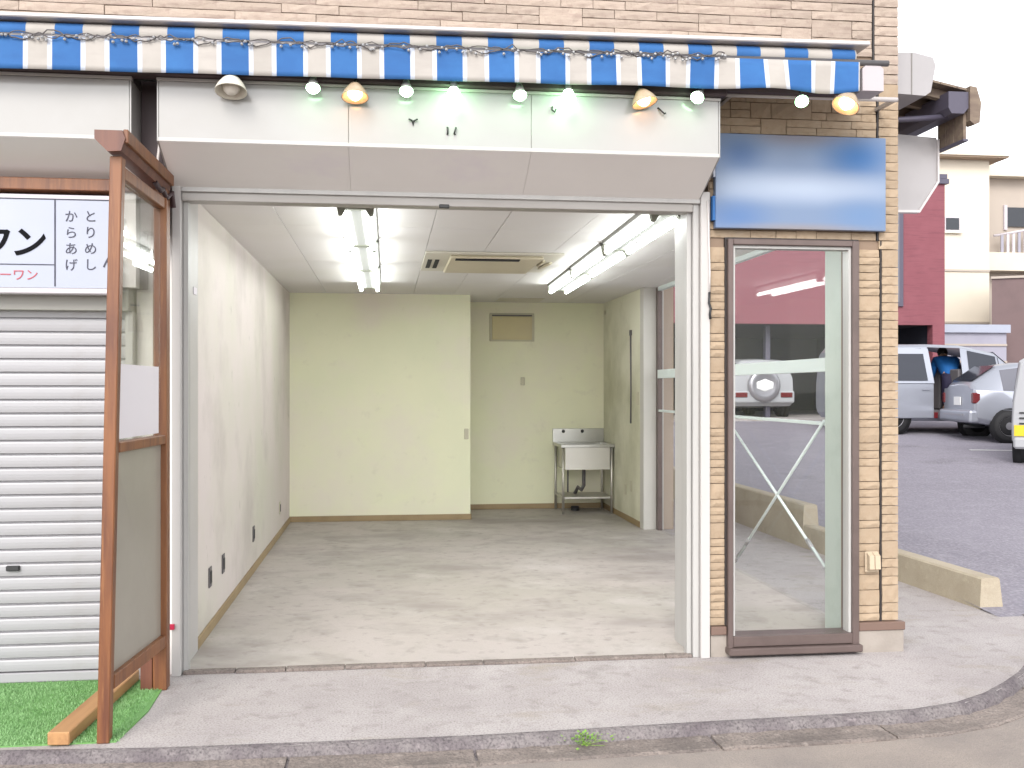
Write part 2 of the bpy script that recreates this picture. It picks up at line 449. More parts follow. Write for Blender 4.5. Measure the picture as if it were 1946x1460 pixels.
# gutter strip beyond the kerb, in cast lengths with open joints
bm = B(); rows = []
for i, (x, y) in enumerate(FE):
    if x > 3.7: break
    n = normal(i, FE)
    rows.append([bm.verts.new(Vector((x, y, 0)) + n * a + Vector((0, 0, b))) for a, b in ((.02, -.046), (.19, -.056), (.193, -.12))])
for a, b in zip(rows, rows[1:]):
    for k in range(2): bm.faces.new((a[k], b[k], b[k + 1], a[k + 1]))
gut = struct('gutter', bm, M['kerb'])
i0 = 0; rg_ = random.Random(12)
while i0 < len(FE) - 2 and FE[i0][0] < 3.6:
    i1 = i0; L_ = 0; want = rg_.uniform(.55, 1.25)
    while i1 < len(FE) - 1 and L_ < want and FE[i1][0] < 3.7:
        L_ += math.dist(FE[i1], FE[i1 + 1]); i1 += 1
    bm = B(); rows = []; dz = rg_.uniform(-.004, .004); dn = rg_.uniform(-.006, .006)
    for q in range(i0, i1 + 1):
        x, y = FE[q]; n = normal(q, FE); t = Vector((-n.y, n.x, 0))
        sh = .007 if q == i0 else (-.007 if q == i1 else 0)
        rows.append([bm.verts.new(Vector((x, y, 0)) + t * sh + n * (a + dn + rg_.uniform(-.003, .003)) + Vector((0, 0, b + dz + rg_.uniform(-.0015, .0015)))) for a, b in ((.03, -.07), (.032, -.036), (.10, -.043), (.178, -.040), (.192, -.047), (.195, -.12))])
    for a, b in zip(rows, rows[1:]):
        for k in range(5): bm.faces.new((a[k], b[k], b[k + 1], a[k + 1]))
    bm.faces.new(rows[0]); bm.faces.new(rows[-1][::-1])
    obj('gutter_stone', bm, M['gutter'], gut)
    i0 = i1
# parking lot, rising away from the street
def lot_z(y):
    if y <= 0: return -.047
    if y < 1.2: return -.047 + (.0315 + .047) * (y / 1.2)
    if y < 18: return .045 * (y - .5)
    return .7875 + (y - 18) * .004
bm = B()
ys = [0, .3, .6, .9, 1.2, 3, 6, 10, 14, 18, 30, 60, 120]; xs = [4.0, 8, 14, 22, 40, 120]
g = [[bm.verts.new((x, y, lot_z(y))) for x in xs] for y in ys]
for a, b in zip(g, g[1:]):
    for k in range(len(xs) - 1): bm.faces.new((a[k], a[k + 1], b[k + 1], b[k]))
struct('parking_lot', bm, M['asphalt'])
bm = B(); pl = [(9.9, 10.55), (12.4, 10.15), (12.42, 10.25), (9.92, 10.65)]
bm.faces.new([bm.verts.new((x, y, lot_z(y) + .006)) for x, y in pl]); struct('bay_line', bm, M['plate_w'])
# pale concrete apron in front of the carport
struct('apron', bx(4.1, 14.5, 17.15, 24, .5, .80), M['concrete'])

# ================================================================ SHOP BUILDING
shop = thing('shop_building', 'corner shop building with open shutter bay and beige stone cladding', 'building', (0, 3, 0))

# ---- stone cladding
def stone_mesh(wd, h, k, mt):
    rnd = random.Random(int(wd * 1000) * 31 + int(h * 1000) * 7 + k)
    bm = B(); d = .011 + rnd.random() * .005
    nx = max(3, min(7, int(wd / .05))); nz = 2
    gx = [[None] * (nz + 1) for _ in range(nx + 1)]
    for i in range(nx + 1):
        for j in range(nz + 1):
            x = wd * i / nx; z = h * j / nz
            y = -d + rnd.uniform(-.003, .0025)
            e = .0012
            if i == 0: x += e + rnd.random() * .001
            if i == nx: x -= e + rnd.random() * .001
            if j == 0: z += e + rnd.random() * .0018
            if j == nz: z -= e + rnd.random() * .0018
            if i in (0, nx) or j in (0, nz): y += .0025
            gx[i][j] = bm.verts.new((x, y, z))
    for i in range(nx):
        for j in range(nz):
            bm.faces.new((gx[i][j], gx[i + 1][j], gx[i + 1][j + 1], gx[i][j + 1]))
    loop = [gx[i][0] for i in range(nx + 1)] + [gx[nx][j] for j in range(1, nz + 1)] + [gx[i][nz] for i in range(nx - 1, -1, -1)] + [gx[0][j] for j in range(nz - 1, 0, -1)]
    back = [bm.verts.new((v.co.x, .004, v.co.z)) for v in loop]
    for a in range(len(loop)):
        b = (a + 1) % len(loop); bm.faces.new((loop[b], loop[a], back[a], back[b]))
    bmesh.ops.recalc_face_normals(bm, faces=bm.faces[:])
    me = bpy.data.meshes.new('stone'); bm.to_mesh(me); bm.free(); me.materials.append(mt)
    return me
CACHE = {}
def clad(parent, x0, x1, z0, z1, u, lens, mt, y, tall=.13):
    """irregular ashlar: courses of height u, some stones two courses tall"""
    nr = max(1, round((z1 - z0) / u)); u = (z1 - z0) / nr
    cw = .03; nc = max(1, round((x1 - x0) / cw)); cw = (x1 - x0) / nc
    used = [[False] * nc for _ in range(nr)]
    for r in range(nr):
        c = 0
        while c < nc:
            if used[r][c]: c += 1; continue
            run = 0
            while c + run < nc and not used[r][c + run]: run += 1
            ln = random.choice(lens)
            if run - ln < 3: ln = run
            ln = min(ln, run)
            h = 2 if (random.random() < tall and r + 1 < nr and all(not used[r + 1][c + k] for k in range(ln)) and ln < 12) else 1
            for k in range(ln):
                for q in range(h): used[r + q][c + k] = True
            key = (round(ln * cw, 4), round(h * u, 4), random.randrange(3), mt.name)
            if key not in CACHE: CACHE[key] = stone_mesh(key[0], key[1], key[2], mt)
            o = link('stone', CACHE[key], parent)
            o.location = (x0 + c * cw, y, z0 + r * u)
            c += ln

XR = 2.915      # outer right corner
# pier right of the opening
pier = obj('siding_wall', bx(1.79, 1.905, .012, .16, .0, 3.25), M['mortar'], shop)
bm = B()
box(bm, 1.905, 2.645, .012, .16, 2.345, 3.25); box(bm, 2.645, XR - .012, .012, .16, 0, 3.25)
obj('siding_wall', bm, M['mortar'], shop)
LENS = [3, 4, 5, 6, 7, 8]
clad(pier, 1.795, 1.895, .175, 2.30, .0445, [4], M['stone_lower'], .012, tall=.10)
clad(pier, 2.655, 2.800, .175, 2.30, .0445, [3, 5], M['stone_lower'], .012, tall=.12)
clad(pier, 2.815, XR, .175, 2.30, .05, [4], M['stone_lower'], .012, tall=.1)
clad(pier, 1.795, 2.780, 2.35, 2.44, .0445, LENS, M['stone_lower'], .012)
clad(pier, 1.795, 2.780, 2.85, 3.25, .0445, LENS, M['stone_lower'], .012)
clad(pier, 2.795, XR, 2.30, 3.25, .05, [4], M['stone_lower'], .012, tall=.1)
# small lengths beside and behind the sign board
clad(pier, 1.795, 2.780, 2.44, 2.85, .0445, [8, 10, 12], M['stone_lower'], .012, tall=.3)
# upper storey
up = obj('upper_wall', bx(-9, XR - .012, .012, .3, 3.25, 6.2), M['mortar'], shop)
clad(up, -2.3, 2.755, 3.40, 3.80, .050, [6, 8, 10, 14, 18, 22], M['stone_upper'], .012, tall=.16)
clad(up, 2.770, XR, 3.25, 3.80, .055, [4], M['stone_upper'], .012, tall=.1)
# the cladding above and left of the frame, joined
bm = B(); z = 3.40
while z < 6.15:
    x = -6.0; xe = XR if z > 3.795 else -2.303
    while x < xe - .01:
        l = random.uniform(.25, .8); x2 = min(x + l, xe); dd = random.uniform(.010, .02)
        box(bm, x + .002, x2 - .002, .012 - dd, .02, z + .002, z + .048); x = x2
    z += .050
o = obj('stone_courses', bm, M['stone_upper'], shop); o['kind'] = 'stuff'
# vertical black joints
obj('joint_strip', bx(2.783, 2.793, -.002, .02, 2.35, 3.25), M['joint_black'], shop)
obj('joint_strip', bx(2.803, 2.812, -.002, .02, .17, 2.35), M['joint_black'], shop)
obj('joint_strip', bx(2.758, 2.767, -.002, .02, 3.25, 6.2), M['joint_black'], shop)
# structural shell: right side above the glazing, back, roof
M['shell'] = mat('outer render', (.38, .30, .24), .85)
bm = B()
box(bm, 2.80, XR - .02, .165, 5.0, 2.62, 6.2); box(bm, 2.93, 3.05, 5.0, 8, 0, 6.2); box(bm, 2.72, 2.925, 5.10, 8, 0, 6.2)
box(bm, -9, 3.0, 7.2, 7.4, 0, 6.2); box(bm, -9, 2.72, .31, 7.2, 2.75, 2.95); box(bm, -9, 3.0, .31, 8, 6.2, 6.35)
obj('outer_wall', bm, M['shell'], shop)
# plinth and flashing
for a in ((1.80, 1.912, -.004), (2.655, 2.935, -.02)): obj('plinth', bx(a[0], a[1], a[2], .16, 0, .125), M['plinth'], shop)
for a in ((1.796, 1.888, -.022), (2.662, 2.942, -.03)): obj('flashing', bx(*a, .02, .125, .172, .004), M['flashing'], shop)

# ---- display window in the pier
f = B()
X0, X1, Z0, Z1 = 1.890, 2.660, .03, 2.342
box(f, X0, X0 + .030, -.040, .10, Z0, Z1, .004); box(f, X1 - .040, X1, -.040, .10, Z0, Z1, .004)
box(f, X0 + .030, X1 - .040, -.040, .10, Z1 - .034, Z1, .004); box(f, X0 + .030, X1 - .040, -.040, .10, Z0 + .03, Z0 + .088, .004)
wf = obj('display_window', f, M['bronze'], shop)
obj('sill', bx(X0 - .006, X1 + .006, -.075, .10, Z0 - .012, Z0 + .028, .006), M['bronze'], wf)
f = B()
box(f, X0 + .031, X0 + .045, -.02, .05, Z0 + .089, Z1 - .035); box(f, X1 - .056, X1 - .041, -.02, .05, Z0 + .089, Z1 - .035); box(f, X0 + .045, X1 - .056, -.02, .05, Z1 - .050, Z1 - .035)
obj('seal', (lambda b: (box(b, X0 - .010, X0 - .001, -.012, .02, Z0 + .15, Z1 + .010), box(b, X1 + .001, X1 + .008, -.012, .02, Z0 + .15, Z1 + .010), box(b, X0, X1, -.012, .02, Z1 + .001, Z1 + .010), b)[-1])(B()), M['joint_black'], wf)
obj('glazing_bead', f, M['jamb_grey'], wf)
obj('pane', bx(X0 + .032, X1 - .042, .010, .016, Z0 + .0885, Z1 - .036), M['pane'], wf)

# ---- opening: jambs, lintel, threshold
bm = B(); box(bm, -1.112, -1.068, -.03, .46, 0, 2.60, .003)
lj = obj('door_jamb', bm, M['jamb'], shop)
obj('shutter_track', bx(-1.066, -1.040, .03, .09, 0, 2.52, .002), M['jamb_grey'], lj)
bm = B(); box(bm, 1.735, 1.788, -.03, .16, 0, 2.60, .003)
rj = obj('door_jamb', bm, M['jamb'], shop)
obj('jamb_lining', bx(1.700, 1.733, .0, .36, 0, 2.58, .002), M['jamb_grey'], rj)
obj('shutter_track', bx(1.672, 1.698, .03, .09, 0, 2.52, .002), M['jamb_grey'], rj)
bm = B(); box(bm, -1.066, 1.698, -.005, .10, 2.49, 2.555, .003); box(bm, -1.066, 1.698, .02, .26, 2.555, 2.60)
ln = obj('lintel', bm, M['lintel'], shop)
obj('lintel_rail', bx(-1.066, 1.733, -.022, -.008, 2.535, 2.56, .002), M['jamb_grey'], ln)
obj('latch', bx(.28, .335, -.03, -.006, 2.478, 2.497, .003), M['dark'], ln)
bm = B()
x = -1.06
while x < 1.70:
    l = random.uniform(.25, .55); l = min(l, 1.70 - x)
    box(bm, x, x + l - .006, -.005 + random.uniform(-.006, .006), .05, .0, .014 + random.uniform(0, .004), .002); x += l
obj('threshold', bm, M['gutter'], shop)

# ---- fascia over the bay: three glossy panels and three soffit boards
def fascia(x0, x1, seams, zf=2.728, zr=2.565, zt=3.01, yf=-.35):
    xs = [x0] + seams + [x1]
    for a, b in zip(xs, xs[1:]):
        obj('fascia_panel', bx(a + .0007, b - .0007, yf, yf + .02, zf, zt, .002), M['fascia'], shop)
        bm = B(); prism(bm, [(yf + .001, zf - .002), (yf + .001, zf - .014), (-.012, zr - .012), (-.012, zr)], 'x', a + .0007, b - .0007)
        obj('soffit_panel', bm, M['soffit'], shop)
    bm = B(); prism(bm, [(yf + .021, zf), (.005, zr + .004), (.005, zt - .01), (yf + .021, zt - .01)], 'x', x0 + .004, x1 - .004)
    obj('fascia_core', bm, M['soffit'], shop)
    # end cheeks and lower edge trim
    for s in (x0 - .008, x1 + .001):
        obj('end_cheek', prism(B(), [(yf, zf - .012), (yf, zt), (0.0, zt), (0.0, zr - .01)], 'x', s, s + .007), M['fascia'], shop)
    obj('top_trim', bx(x0 - .01, x1 + .01, yf - .006, yf + .03, zt + .001, zt + .016, .002), M['jamb'], shop)
    obj('edge_trim', bx(x0, x1, yf - .004, yf - .001, zf - .012, zf + .006), M['jamb'], shop)
fascia(-1.108, 1.728, [-.19, .735])
fascia(-4.2, -1.245, [-2.6])
# dark recess post between the two fascias
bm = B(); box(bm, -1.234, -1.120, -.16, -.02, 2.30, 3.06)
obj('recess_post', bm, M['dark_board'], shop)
bm = B(); tube(bm, [(-1.135, -.19, 2.80), (-1.140, -.20, 2.70), (-1.150, -.2, 2.62), (-1.118, -.14, 2.52)], .007)
obj('cable', bm, M['pipe'], shop)

# ---- interior
fl = obj('floor', bx(-1.08, 2.90, .05, 6.95, -.05, .010), M['floor'], shop)
cl = obj('ceiling', bx(-1.25, 2.92, .10, 7.0, 2.592, 2.66), M['gap'], shop)
xs = [-1.08, -.67, .30, .755, 1.30, 2.21, 2.71]; ysx = [.26, 1.30, 3.12, 4.94, 6.93]
for a, b in zip(xs, xs[1:]):
    for c, d in zip(ysx, ysx[1:]):
        obj('ceiling_panel', bx(a + .002, b - .002, c + .002, d - .002, 2.580 + random.uniform(0, .0015), 2.5915), M['ceiling'], cl)
obj('ceiling_panel', bx(2.712, 2.90, .26, 4.93, 2.580, 2.5915), M['ceiling'], cl)
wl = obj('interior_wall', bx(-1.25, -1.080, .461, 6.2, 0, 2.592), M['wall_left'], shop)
obj('baseboard', bx(-1.079, -1.068, .465, 6.0, .0105, .075, .002), M['baseboard'], wl)
wb = obj('interior_wall', bx(-1.08, .950, 6.0, 7.1, 0, 2.592), M['wall_in'], shop)
obj('baseboard', bx(-1.068, .950, 5.988, 5.999, .0105, .075, .002), M['baseboard'], wb)
obj('baseboard', bx(.951, .962, 6.0, 6.93, .0105, .075, .002), M['baseboard'], wb)
wr = obj('interior_wall', bx(.951, 2.75, 6.93, 7.1, 0, 2.592), M['wall_in'], shop)
obj('baseboard', bx(.962, 2.71, 6.918, 6.929, .0105, .075, .002), M['baseboard'], wr)
ws = obj('interior_wall', bx(2.71, 2.92, 5.09, 6.93, 0, 2.592), M['wall_right'], shop)
obj('baseboard', bx(2.698, 2.709, 5.09, 6.918, .0105, .075, .002), M['baseboard'], ws)
obj('pillar', bx(2.705, 2.925, 4.94, 5.089, 0, 2.585, .003), M['pillar'], shop)
# side glazing, right wall
sw = obj('side_window', bx(2.825, 2.895, .50, .735, .010, 2.58, .003), M['green_white'], shop, label='pale green steel post of the side window')
obj('window_frame', bx(2.84, 2.89, 4.86, 4.938, .010, 2.58, .002), M['bronze'], sw)
obj('window_rail', bx(2.835, 2.885, .736, 4.859, 1.615, 1.705, .002), M['rail_pale'], sw)
obj('window_rail', bx(2.845, 2.875, .736, 4.859, 1.262, 1.285, .002), M['rail_pale'], sw)
obj('window_rail', bx(2.84, 2.89, .736, 4.859, 2.54, 2.58, .002), M['rail_pale'], sw)
obj('window_post', bx(2.84, 2.885, 2.66, 2.71, .03, 1.26, .002), M['rail_pale'], sw)
obj('pane', bx(2.858, 2.864, .736, 4.859, 1.7055, 2.54), M['pane'], sw)
obj('pane', bx(2.858, 2.864, .736, 4.859, .0102, 1.6145), M['pane'], sw)
for pa, pb in (((2.80, .73, 1.296), (2.80, 2.50, -.01)), ((2.80, 2.56, 1.24), (2.80, .50, .25))):
    a = Vector(pa); b = Vector(pb); b.z = max(b.z, .03)
    bm = B(); tube(bm, [a, b], .010, 8)
    br = obj('brace_rod', bm, M['rail_pale'], sw)
    bm = B(); c1 = a.lerp(b, .80); c2 = a.lerp(b, .90)
    tube(bm, [a.lerp(b, .76), c1], .015, 8); tube(bm, [c2, a.lerp(b, .94)], .015, 8)
    off = Vector((.012, 0, 0))
    tube(bm, [c1 + off, c2 + off], .005, 6); tube(bm, [c1 - off, c2 - off], .005, 6)
    obj('turnbuckle', bm, M['alu'], br)
# wall bits behind the pier (inside face)
obj('inner_lining', bx(2.665, 2.90, .161, .42, .0, 2.58), M['green_white'], shop)
# left neighbour bay: back board behind shutter, dividing wall
bm = B(); box(bm, -9, -1.26, .10, .30, 0, 3.25); box(bm, -1.30, -1.255, .02, .10, 0, 2.6); box(bm, -1.255, -1.113, .02, .45, 0, 3.25); box(bm, -1.11, 1.79, .27, .305, 2.66, 3.25)
obj('divider_wall', bm, M['soffit'], shop)

# ---- neighbour's roller shutter: housing, slats, bottom bar, handle
rs = obj('roller_shutter', bx(-4.2, -1.31, -.10, .09, 1.90, 2.02, .004), M['shutter_box'], shop, label='closed pale grey roller shutter beside the open bay')
def slat_mesh(x0, x1):
    bm = B(); n = 7; h = .0695; rows = []
    pf = [(.006, .0), (.002, .003), (-.010, .0065), (-.0125, .022), (-.0135, .038), (-.0125, .056), (-.0095, .0635), (.006, .0655), (.006, .0695)]
    for y, z in pf: rows.append((bm.verts.new((x0, y, z)), bm.verts.new((x1, y, z))))
    for a, b in zip(rows, rows[1:]): bm.faces.new((a[0], a[1], b[1], b[0]))
    for k in (0, 1):
        bm.faces.new([r[k] for r in rows] + [bm.verts.new((x0 if k == 0 else x1, .03, .0695)), bm.verts.new((x0 if k == 0 else x1, .03, 0))])
    bmesh.ops.recalc_face_normals(bm, faces=bm.faces[:])
    me = bpy.data.meshes.new('slat'); bm.to_mesh(me); bm.free(); me.materials.append(M['shutter']); return me
sm = slat_mesh(-4.2, -1.34)
for k in range(27):
    o = link('slat', sm, rs); o.location = (0, -.035, .055 + k * .0695)
obj('bottom_bar', bx(-4.2, -1.34, -.055, .0, .004, .053, .004), M['shutter'], rs)
obj('handle', bx(-1.92, -1.855, -.066, -.046, .575, .602, .004), M['dark'], rs)
obj('shutter_track', bx(-1.338, -1.30, -.06, .0, 0, 1.90, .002), M['jamb_grey'], rs)
obj('beam', bx(-4.2, -1.25, -.14, -.04, 2.503, 2.565, .004), M['wood'], shop)
bm = B(); box(bm, -4.2, -1.24, -.039, .09, 2.02, 2.56); obj('back_board', bm, M['dark_board'], shop)
obj('board_panel', bx(-1.34, -1.27, -.12, -.045, 2.02, 2.50), M['soffit'], shop)

# ================================================================ neighbour's light box sign
sg = thing('shop_sign', 'white light box sign with black Japanese lettering above the roller shutter', 'sign', (-2.6, -.15, 1.98))
obj('sign_box', bx(-3.9, -1.345, -.195, -.05, 1.975, 2.47, .006), M['sign_rim'], sg)
obj('sign_face', bx(-3.88, -1.36, -.1985, -.1955, 2.005, 2.445), M['sign_white'], sg)
bm = B()
box(bm, -3.88, -1.36, -.2005, -.199, 2.443, 2.449); box(bm, -1.642, -1.635, -.2005, -.199, 2.012, 2.443); box(bm, -3.88, -1.642, -.2005, -.199, 2.117, 2.122)
obj('sign_line', bm, M['ink_grey'], sg)
def text(body, x, z, size, m, parent, bold=0.0, y=-.2, sx=1.0, shear=0):
    cu = bpy.data.curves.new('lettering', 'FONT'); cu.body = body; cu.size = size; cu.offset = bold; cu.extrude = .0012; cu.align_x = 'CENTER'; cu.align_y = 'CENTER'; cu.shear = shear
    t = bpy.data.objects.new('lettering', cu); C.objects.link(t)
    dg = bpy.context.evaluated_depsgraph_get()
    me = bpy.data.meshes.new_from_object(t.evaluated_get(dg))
    bpy.data.objects.remove(t)
    me.transform(Matrix.Translation((x, y, z)) @ Matrix.Rotation(R(90), 4, 'X') @ Matrix.Diagonal((sx, 1, 1, 1)))
    me.materials.clear(); me.materials.append(m)
    o = link('lettering', me, parent); return o
text('ワン', -1.85, 2.220, .165, M['ink'], sg, bold=.004, shear=.14)
text('ーワン', -1.81, 2.064, .062, M['ink_red'], sg)
for i, ch in enumerate('からあげ'): text(ch, -1.562, 2.358 - i * .0805, .064, M['ink_grey'], sg)
for i, ch in enumerate('とりめし'): text(ch, -1.469, 2.360 - i * .0805, .064, M['ink_grey'], sg)
text('ん', -1.378, 2.135, .072, M['ink_grey'], sg, bold=.001)

# ================================================================ blue sign on the pier
bs = thing('wall_sign', 'blue and white sign board on the stone pier above the tall window', 'sign', (2.3, -.02, 2.40))
obj('sign_board', bx(1.812, 2.812, -.052, -.012, 2.397, 2.925, .003), M['sign_blue'], bs)
bm = B(); box(bm, 1.800, 1.811, -.050, -.012, 2.68, 2.80); obj('sign_edge', bm, M['sign_white'], bs)
bm = B(); box(bm, 1.796, 1.811, -.050, -.012, 2.44, 2.575); obj('sign_edge', bm, M['blue'], bs, label='blue left edge of the sign board')

# ================================================================ awning
AW = (0, 0, 3.0)
aw = thing('awning', 'folded awning with blue and off white striped valance across the shop front', 'awning', AW)
obj('cover', bx(-4.2, 2.52, -.455, -.05, 3.277, 3.298, .005), M['cover'], aw)
bm = B(); box(bm, -4.2, 2.52, -.0495, -.012, 3.24, 3.42); obj('wall_plate', bm, M['cover'], aw)
x0s = -1.567; pitch = .2592; bw = .128
edges = []
k = -11
while x0s + k * pitch < 2.46:
    a = x0s + k * pitch
    edges.append((a, a + bw, 0)); edges.append((a + bw, a + pitch, 1)); k += 1
edges = [(a, min(b, 2.455), c) for a, b, c in edges if a < 2.45]
# roll of cloth
bm = B()
for a, b, c in edges:
    tube(bm, [(a, -.385, 3.230), (b, -.385, 3.230)], .043, 18, mi=c, cap=False)
rl = obj('cloth_roll', bm, [M['blue'], M['cream']], aw)
# front bar
bm = B(); tube(bm, [(-4.2, -.445, 3.186), (2.62, -.445, 3.186)], .016, 12)
obj('front_bar', bm, M['bar_grey'], aw)
# valance
bm = B()
def val_y(x, t):
    a = .004 + .016 * max(0, min(1, (x - .4) / 1.8)) ** 1.5
    return -.462 - a * t * math.sin(x * 11 + 1.3 * math.sin(x * 2.1)) - .004 * t
def val_z(x, t):
    return 3.184 - .158 * t - (.010 * t * max(0, x - 1.6) / .8 * math.sin(x * 9))
cols = []
for a, b, c in edges:
    n = 6
    for i in range(n): cols.append((a + (b - a) * i / n, c, (i == 0 and c == 1) or (i == n - 1 and c == 1)))
cols.append((edges[-1][1], 0, False))
NT = 6
gv = [[bm.verts.new((x + .012 * t / NT * math.sin(x * 7) * max(0, x - 1) * .6, val_y(x, t / NT), val_z(x, t / NT))) for t in range(NT + 1)] for x, c, e in cols]
for i in range(len(cols) - 1):
    for t in range(NT):
        f = bm.faces.new((gv[i][t], gv[i + 1][t], gv[i + 1][t + 1], gv[i][t + 1])); f.smooth = True
        f.material_index = 2 if cols[i][2] else cols[i][1]
vl = obj('valance', bm, [M['blue'], M['cream'], M['hem']], aw)
md = vl.modifiers.new('thick', 'SOLIDIFY'); md.thickness = .002
# hem band
obj('end_cap', prism(B(), [(2.475, 3.04), (2.475, 3.155), (2.50, 3.178), (2.57, 3.178), (2.592, 3.155), (2.592, 3.04)], 'y', -.45, -.30), M['cap'], aw)
bm = B(); tube(bm, [(2.50, -.44, 3.19), (2.70, -.2, 3.20)], .010); box(bm, 2.52, 2.60, -.30, -.006, 3.10, 3.13)
obj('arm', bm, M['alu'], aw)
obj('arm', bx(-1.6, -1.55, -.40, -.06, 3.10, 3.13, .004), M['alu'], aw)
aw.rotation_euler = (0, -.0105, 0)
# dark board behind the valance
bb = tag(obj('beam', bx(-4.2, 1.76, -.395, -.30, 3.028, 3.12, .004), M['dark_board']), 'dark brown timber beam running above the white fascia under the awning', 'beam')
bb2 = tag(obj('beam', bx(1.775, 2.46, -.30, -.24, 3.085, 3.15, .004), M['dark_board']), 'short dark beam under the awning in front of the stone pier', 'beam')

# cord of small bulbs wound along the awning's front bar
ls = thing('string_lights', 'dark cord of small unlit clear beads wound along the awning bar', 'string lights', (0, -.45, 3.19))
rnd = random.Random(3)
bm = B(); bd = B(); x = -2.4; pts = []
while x < 1.72:
    t = .0105 * x
    pts.append((x, -.470 + rnd.uniform(-.006, .004), 3.187 + t + .017 * math.sin(x * 23) + rnd.uniform(-.010, .010)))
    if rnd.random() < .6:
        b = (x, -.478, 3.172 + t + rnd.uniform(-.012, .022))
        r = bmesh.ops.create_icosphere(bd, subdivisions=1, radius=.0085); bmesh.ops.translate(bd, verts=r['verts'], vec=b)
    x += rnd.uniform(.012, .03)
tube(bm, pts, .0032, 5); tube(bm, [(p[0] + .006, p[1] - .006, 3.187 + .0105 * p[0] + .5 * (3.187 + .0105 * p[0] - p[2]) + .004 * math.sin(p[0] * 61)) for p in pts], .0026, 5)
obj('cord', bm, M['cord'], ls)
o = obj('beads', bd, M['bead'], ls); o['kind'] = 'stuff'

# white pipe under the awning, by the pier
bm = B(); tube(bm, [(1.74, -.2, 3.093), (2.80, -.2, 3.100)], .013, 10)
pp = thing('lamp_pipe', 'white pipe held off the stone pier under the awning end', 'pipe', (2.3, 0, 3.09))
obj('pipe', bm, M['pipe'], pp)
obj('bracket', bx(2.77, 2.795, -.2, .0, 3.090, 3.108), M['alu'], pp); obj('bracket', bx(1.84, 1.86, -.2, .0, 3.085, 3.103), M['alu'], pp)

# ================================================================ lamps under the awning
def spot(x, z, label, aim):
    t = thing('spot_lamp', label, 'lamp', (x, -.42, z), 'small lit spot lamps under the awning', local=True)
    q = Vector(aim).normalized().to_track_quat('-Z', 'Y').to_matrix().to_4x4()
    obj('reflector', lathe(B(), [(.012, .05), (.016, .045), (.022, .02), (.034, -.012), (.034, -.018)], 18, q), M['fixture'], t)
    obj('bulb', lathe(B(), [(.031, -.010), (.034, -.022), (.026, -.034), (0, -.040)], 18, q), M['led'], t)
    bm = B(); p = q @ Vector((0, 0, .05)); tube(bm, [p, (0, .03, max(.075, p.z + .02)), (0, .05, .10)], .007, 8)
    obj('clamp', bm, M['dark'], t)
spot(-.359, 2.996, 'leftmost small lit spot lamp between the first two bowl lamps', (.0, -.5, -1))
spot(.096, 2.997, 'lit spot lamp second from the left under the awning, beside the hanging bulb', (.0, -.5, -1))
spot(.666, 2.998, 'lit spot lamp between the two hanging bulbs', (.0, -.5, -1))
spot(1.595, 3.016, 'lit spot lamp tilted outward above the right end of the white fascia', (-.5, -.6, -.8))
spot(2.152, 3.015, 'lit spot lamp in front of the stone pier on the white pipe', (-.2, -.7, -.7))
def bulb(x, z, label):
    t = thing('hanging_bulb', label, 'lamp', (x, -.42, z), 'large lit bare bulbs under the awning', local=True)
    obj('socket', lathe(B(), [(0, .085), (.016, .085), (.018, .05), (.020, .040)], 14), M['fixture'], t)
    obj('bulb', lathe(B(), [(.020, .040), (.026, .028), (.040, -.004), (.041, -.022), (.030, -.046), (0, -.056)], 20), M['led'], t)
    bm = B(); tube(bm, [(0, 0, .085), (0, .01, .12), (0, .03, .14)], .004, 6); obj('cord', bm, M['cord'], t)
bulb(.332, 2.968, 'left of the two large lit bulbs hanging before the fascia')
bulb(.914, 2.978, 'right of the two large lit bulbs hanging before the fascia')
def bowl(x, z, label, lit, tilt=(0, -.25, -1), shade='amber', s=1.0):
    t = thing('bowl_lamp', label, 'lamp', (x, -.43, z), 'round bowl lamps under the awning', local=True)
    q = Vector(tilt).normalized().to_track_quat('-Z', 'Y').to_matrix().to_4x4()
    obj('shade', lathe(B(), [(.010 * s, .055 * s), (.018 * s, .052 * s), (.034 * s, .036 * s), (.056 * s, .004 * s), (.066 * s, -.018 * s), (.067 * s, -.026 * s), (.063 * s, -.024 * s), (.052 * s, .0), (.030 * s, .028 * s), (0, .034 * s)], 24, q), M[shade], t)
    obj('bulb', lathe(B(), [(0, .030 * s), (.018 * s, .024 * s), (.036 * s, .0), (.034 * s, -.016 * s), (.018 * s, -.034 * s), (0, -.040 * s)], 18, q), M['warm'] if lit else M['off_bulb'], t)
    bm = B(); p = q @ Vector((0, 0, .055 * s)); tube(bm, [p, p + Vector((0, .03, .03)), (0, .05, .12)], .007, 8); obj('clamp', bm, M['dark'], t)
bowl(-.75, 2.972, 'unlit pale bowl lamp nearest the wooden screen', False, shade='ac_pale', s=1.15)
bowl(-.155, 2.962, 'lit amber bowl lamp second from the left under the awning', True)
bowl(1.303, 2.985, 'lit amber bowl lamp over the right part of the fascia', True, tilt=(.25, -.2, -1))
bowl(2.398, 3.008, 'amber bowl lamp tilted outward at the right end of the awning', True, tilt=(-.55, -.25, -1), shade='amber', s=1.1)
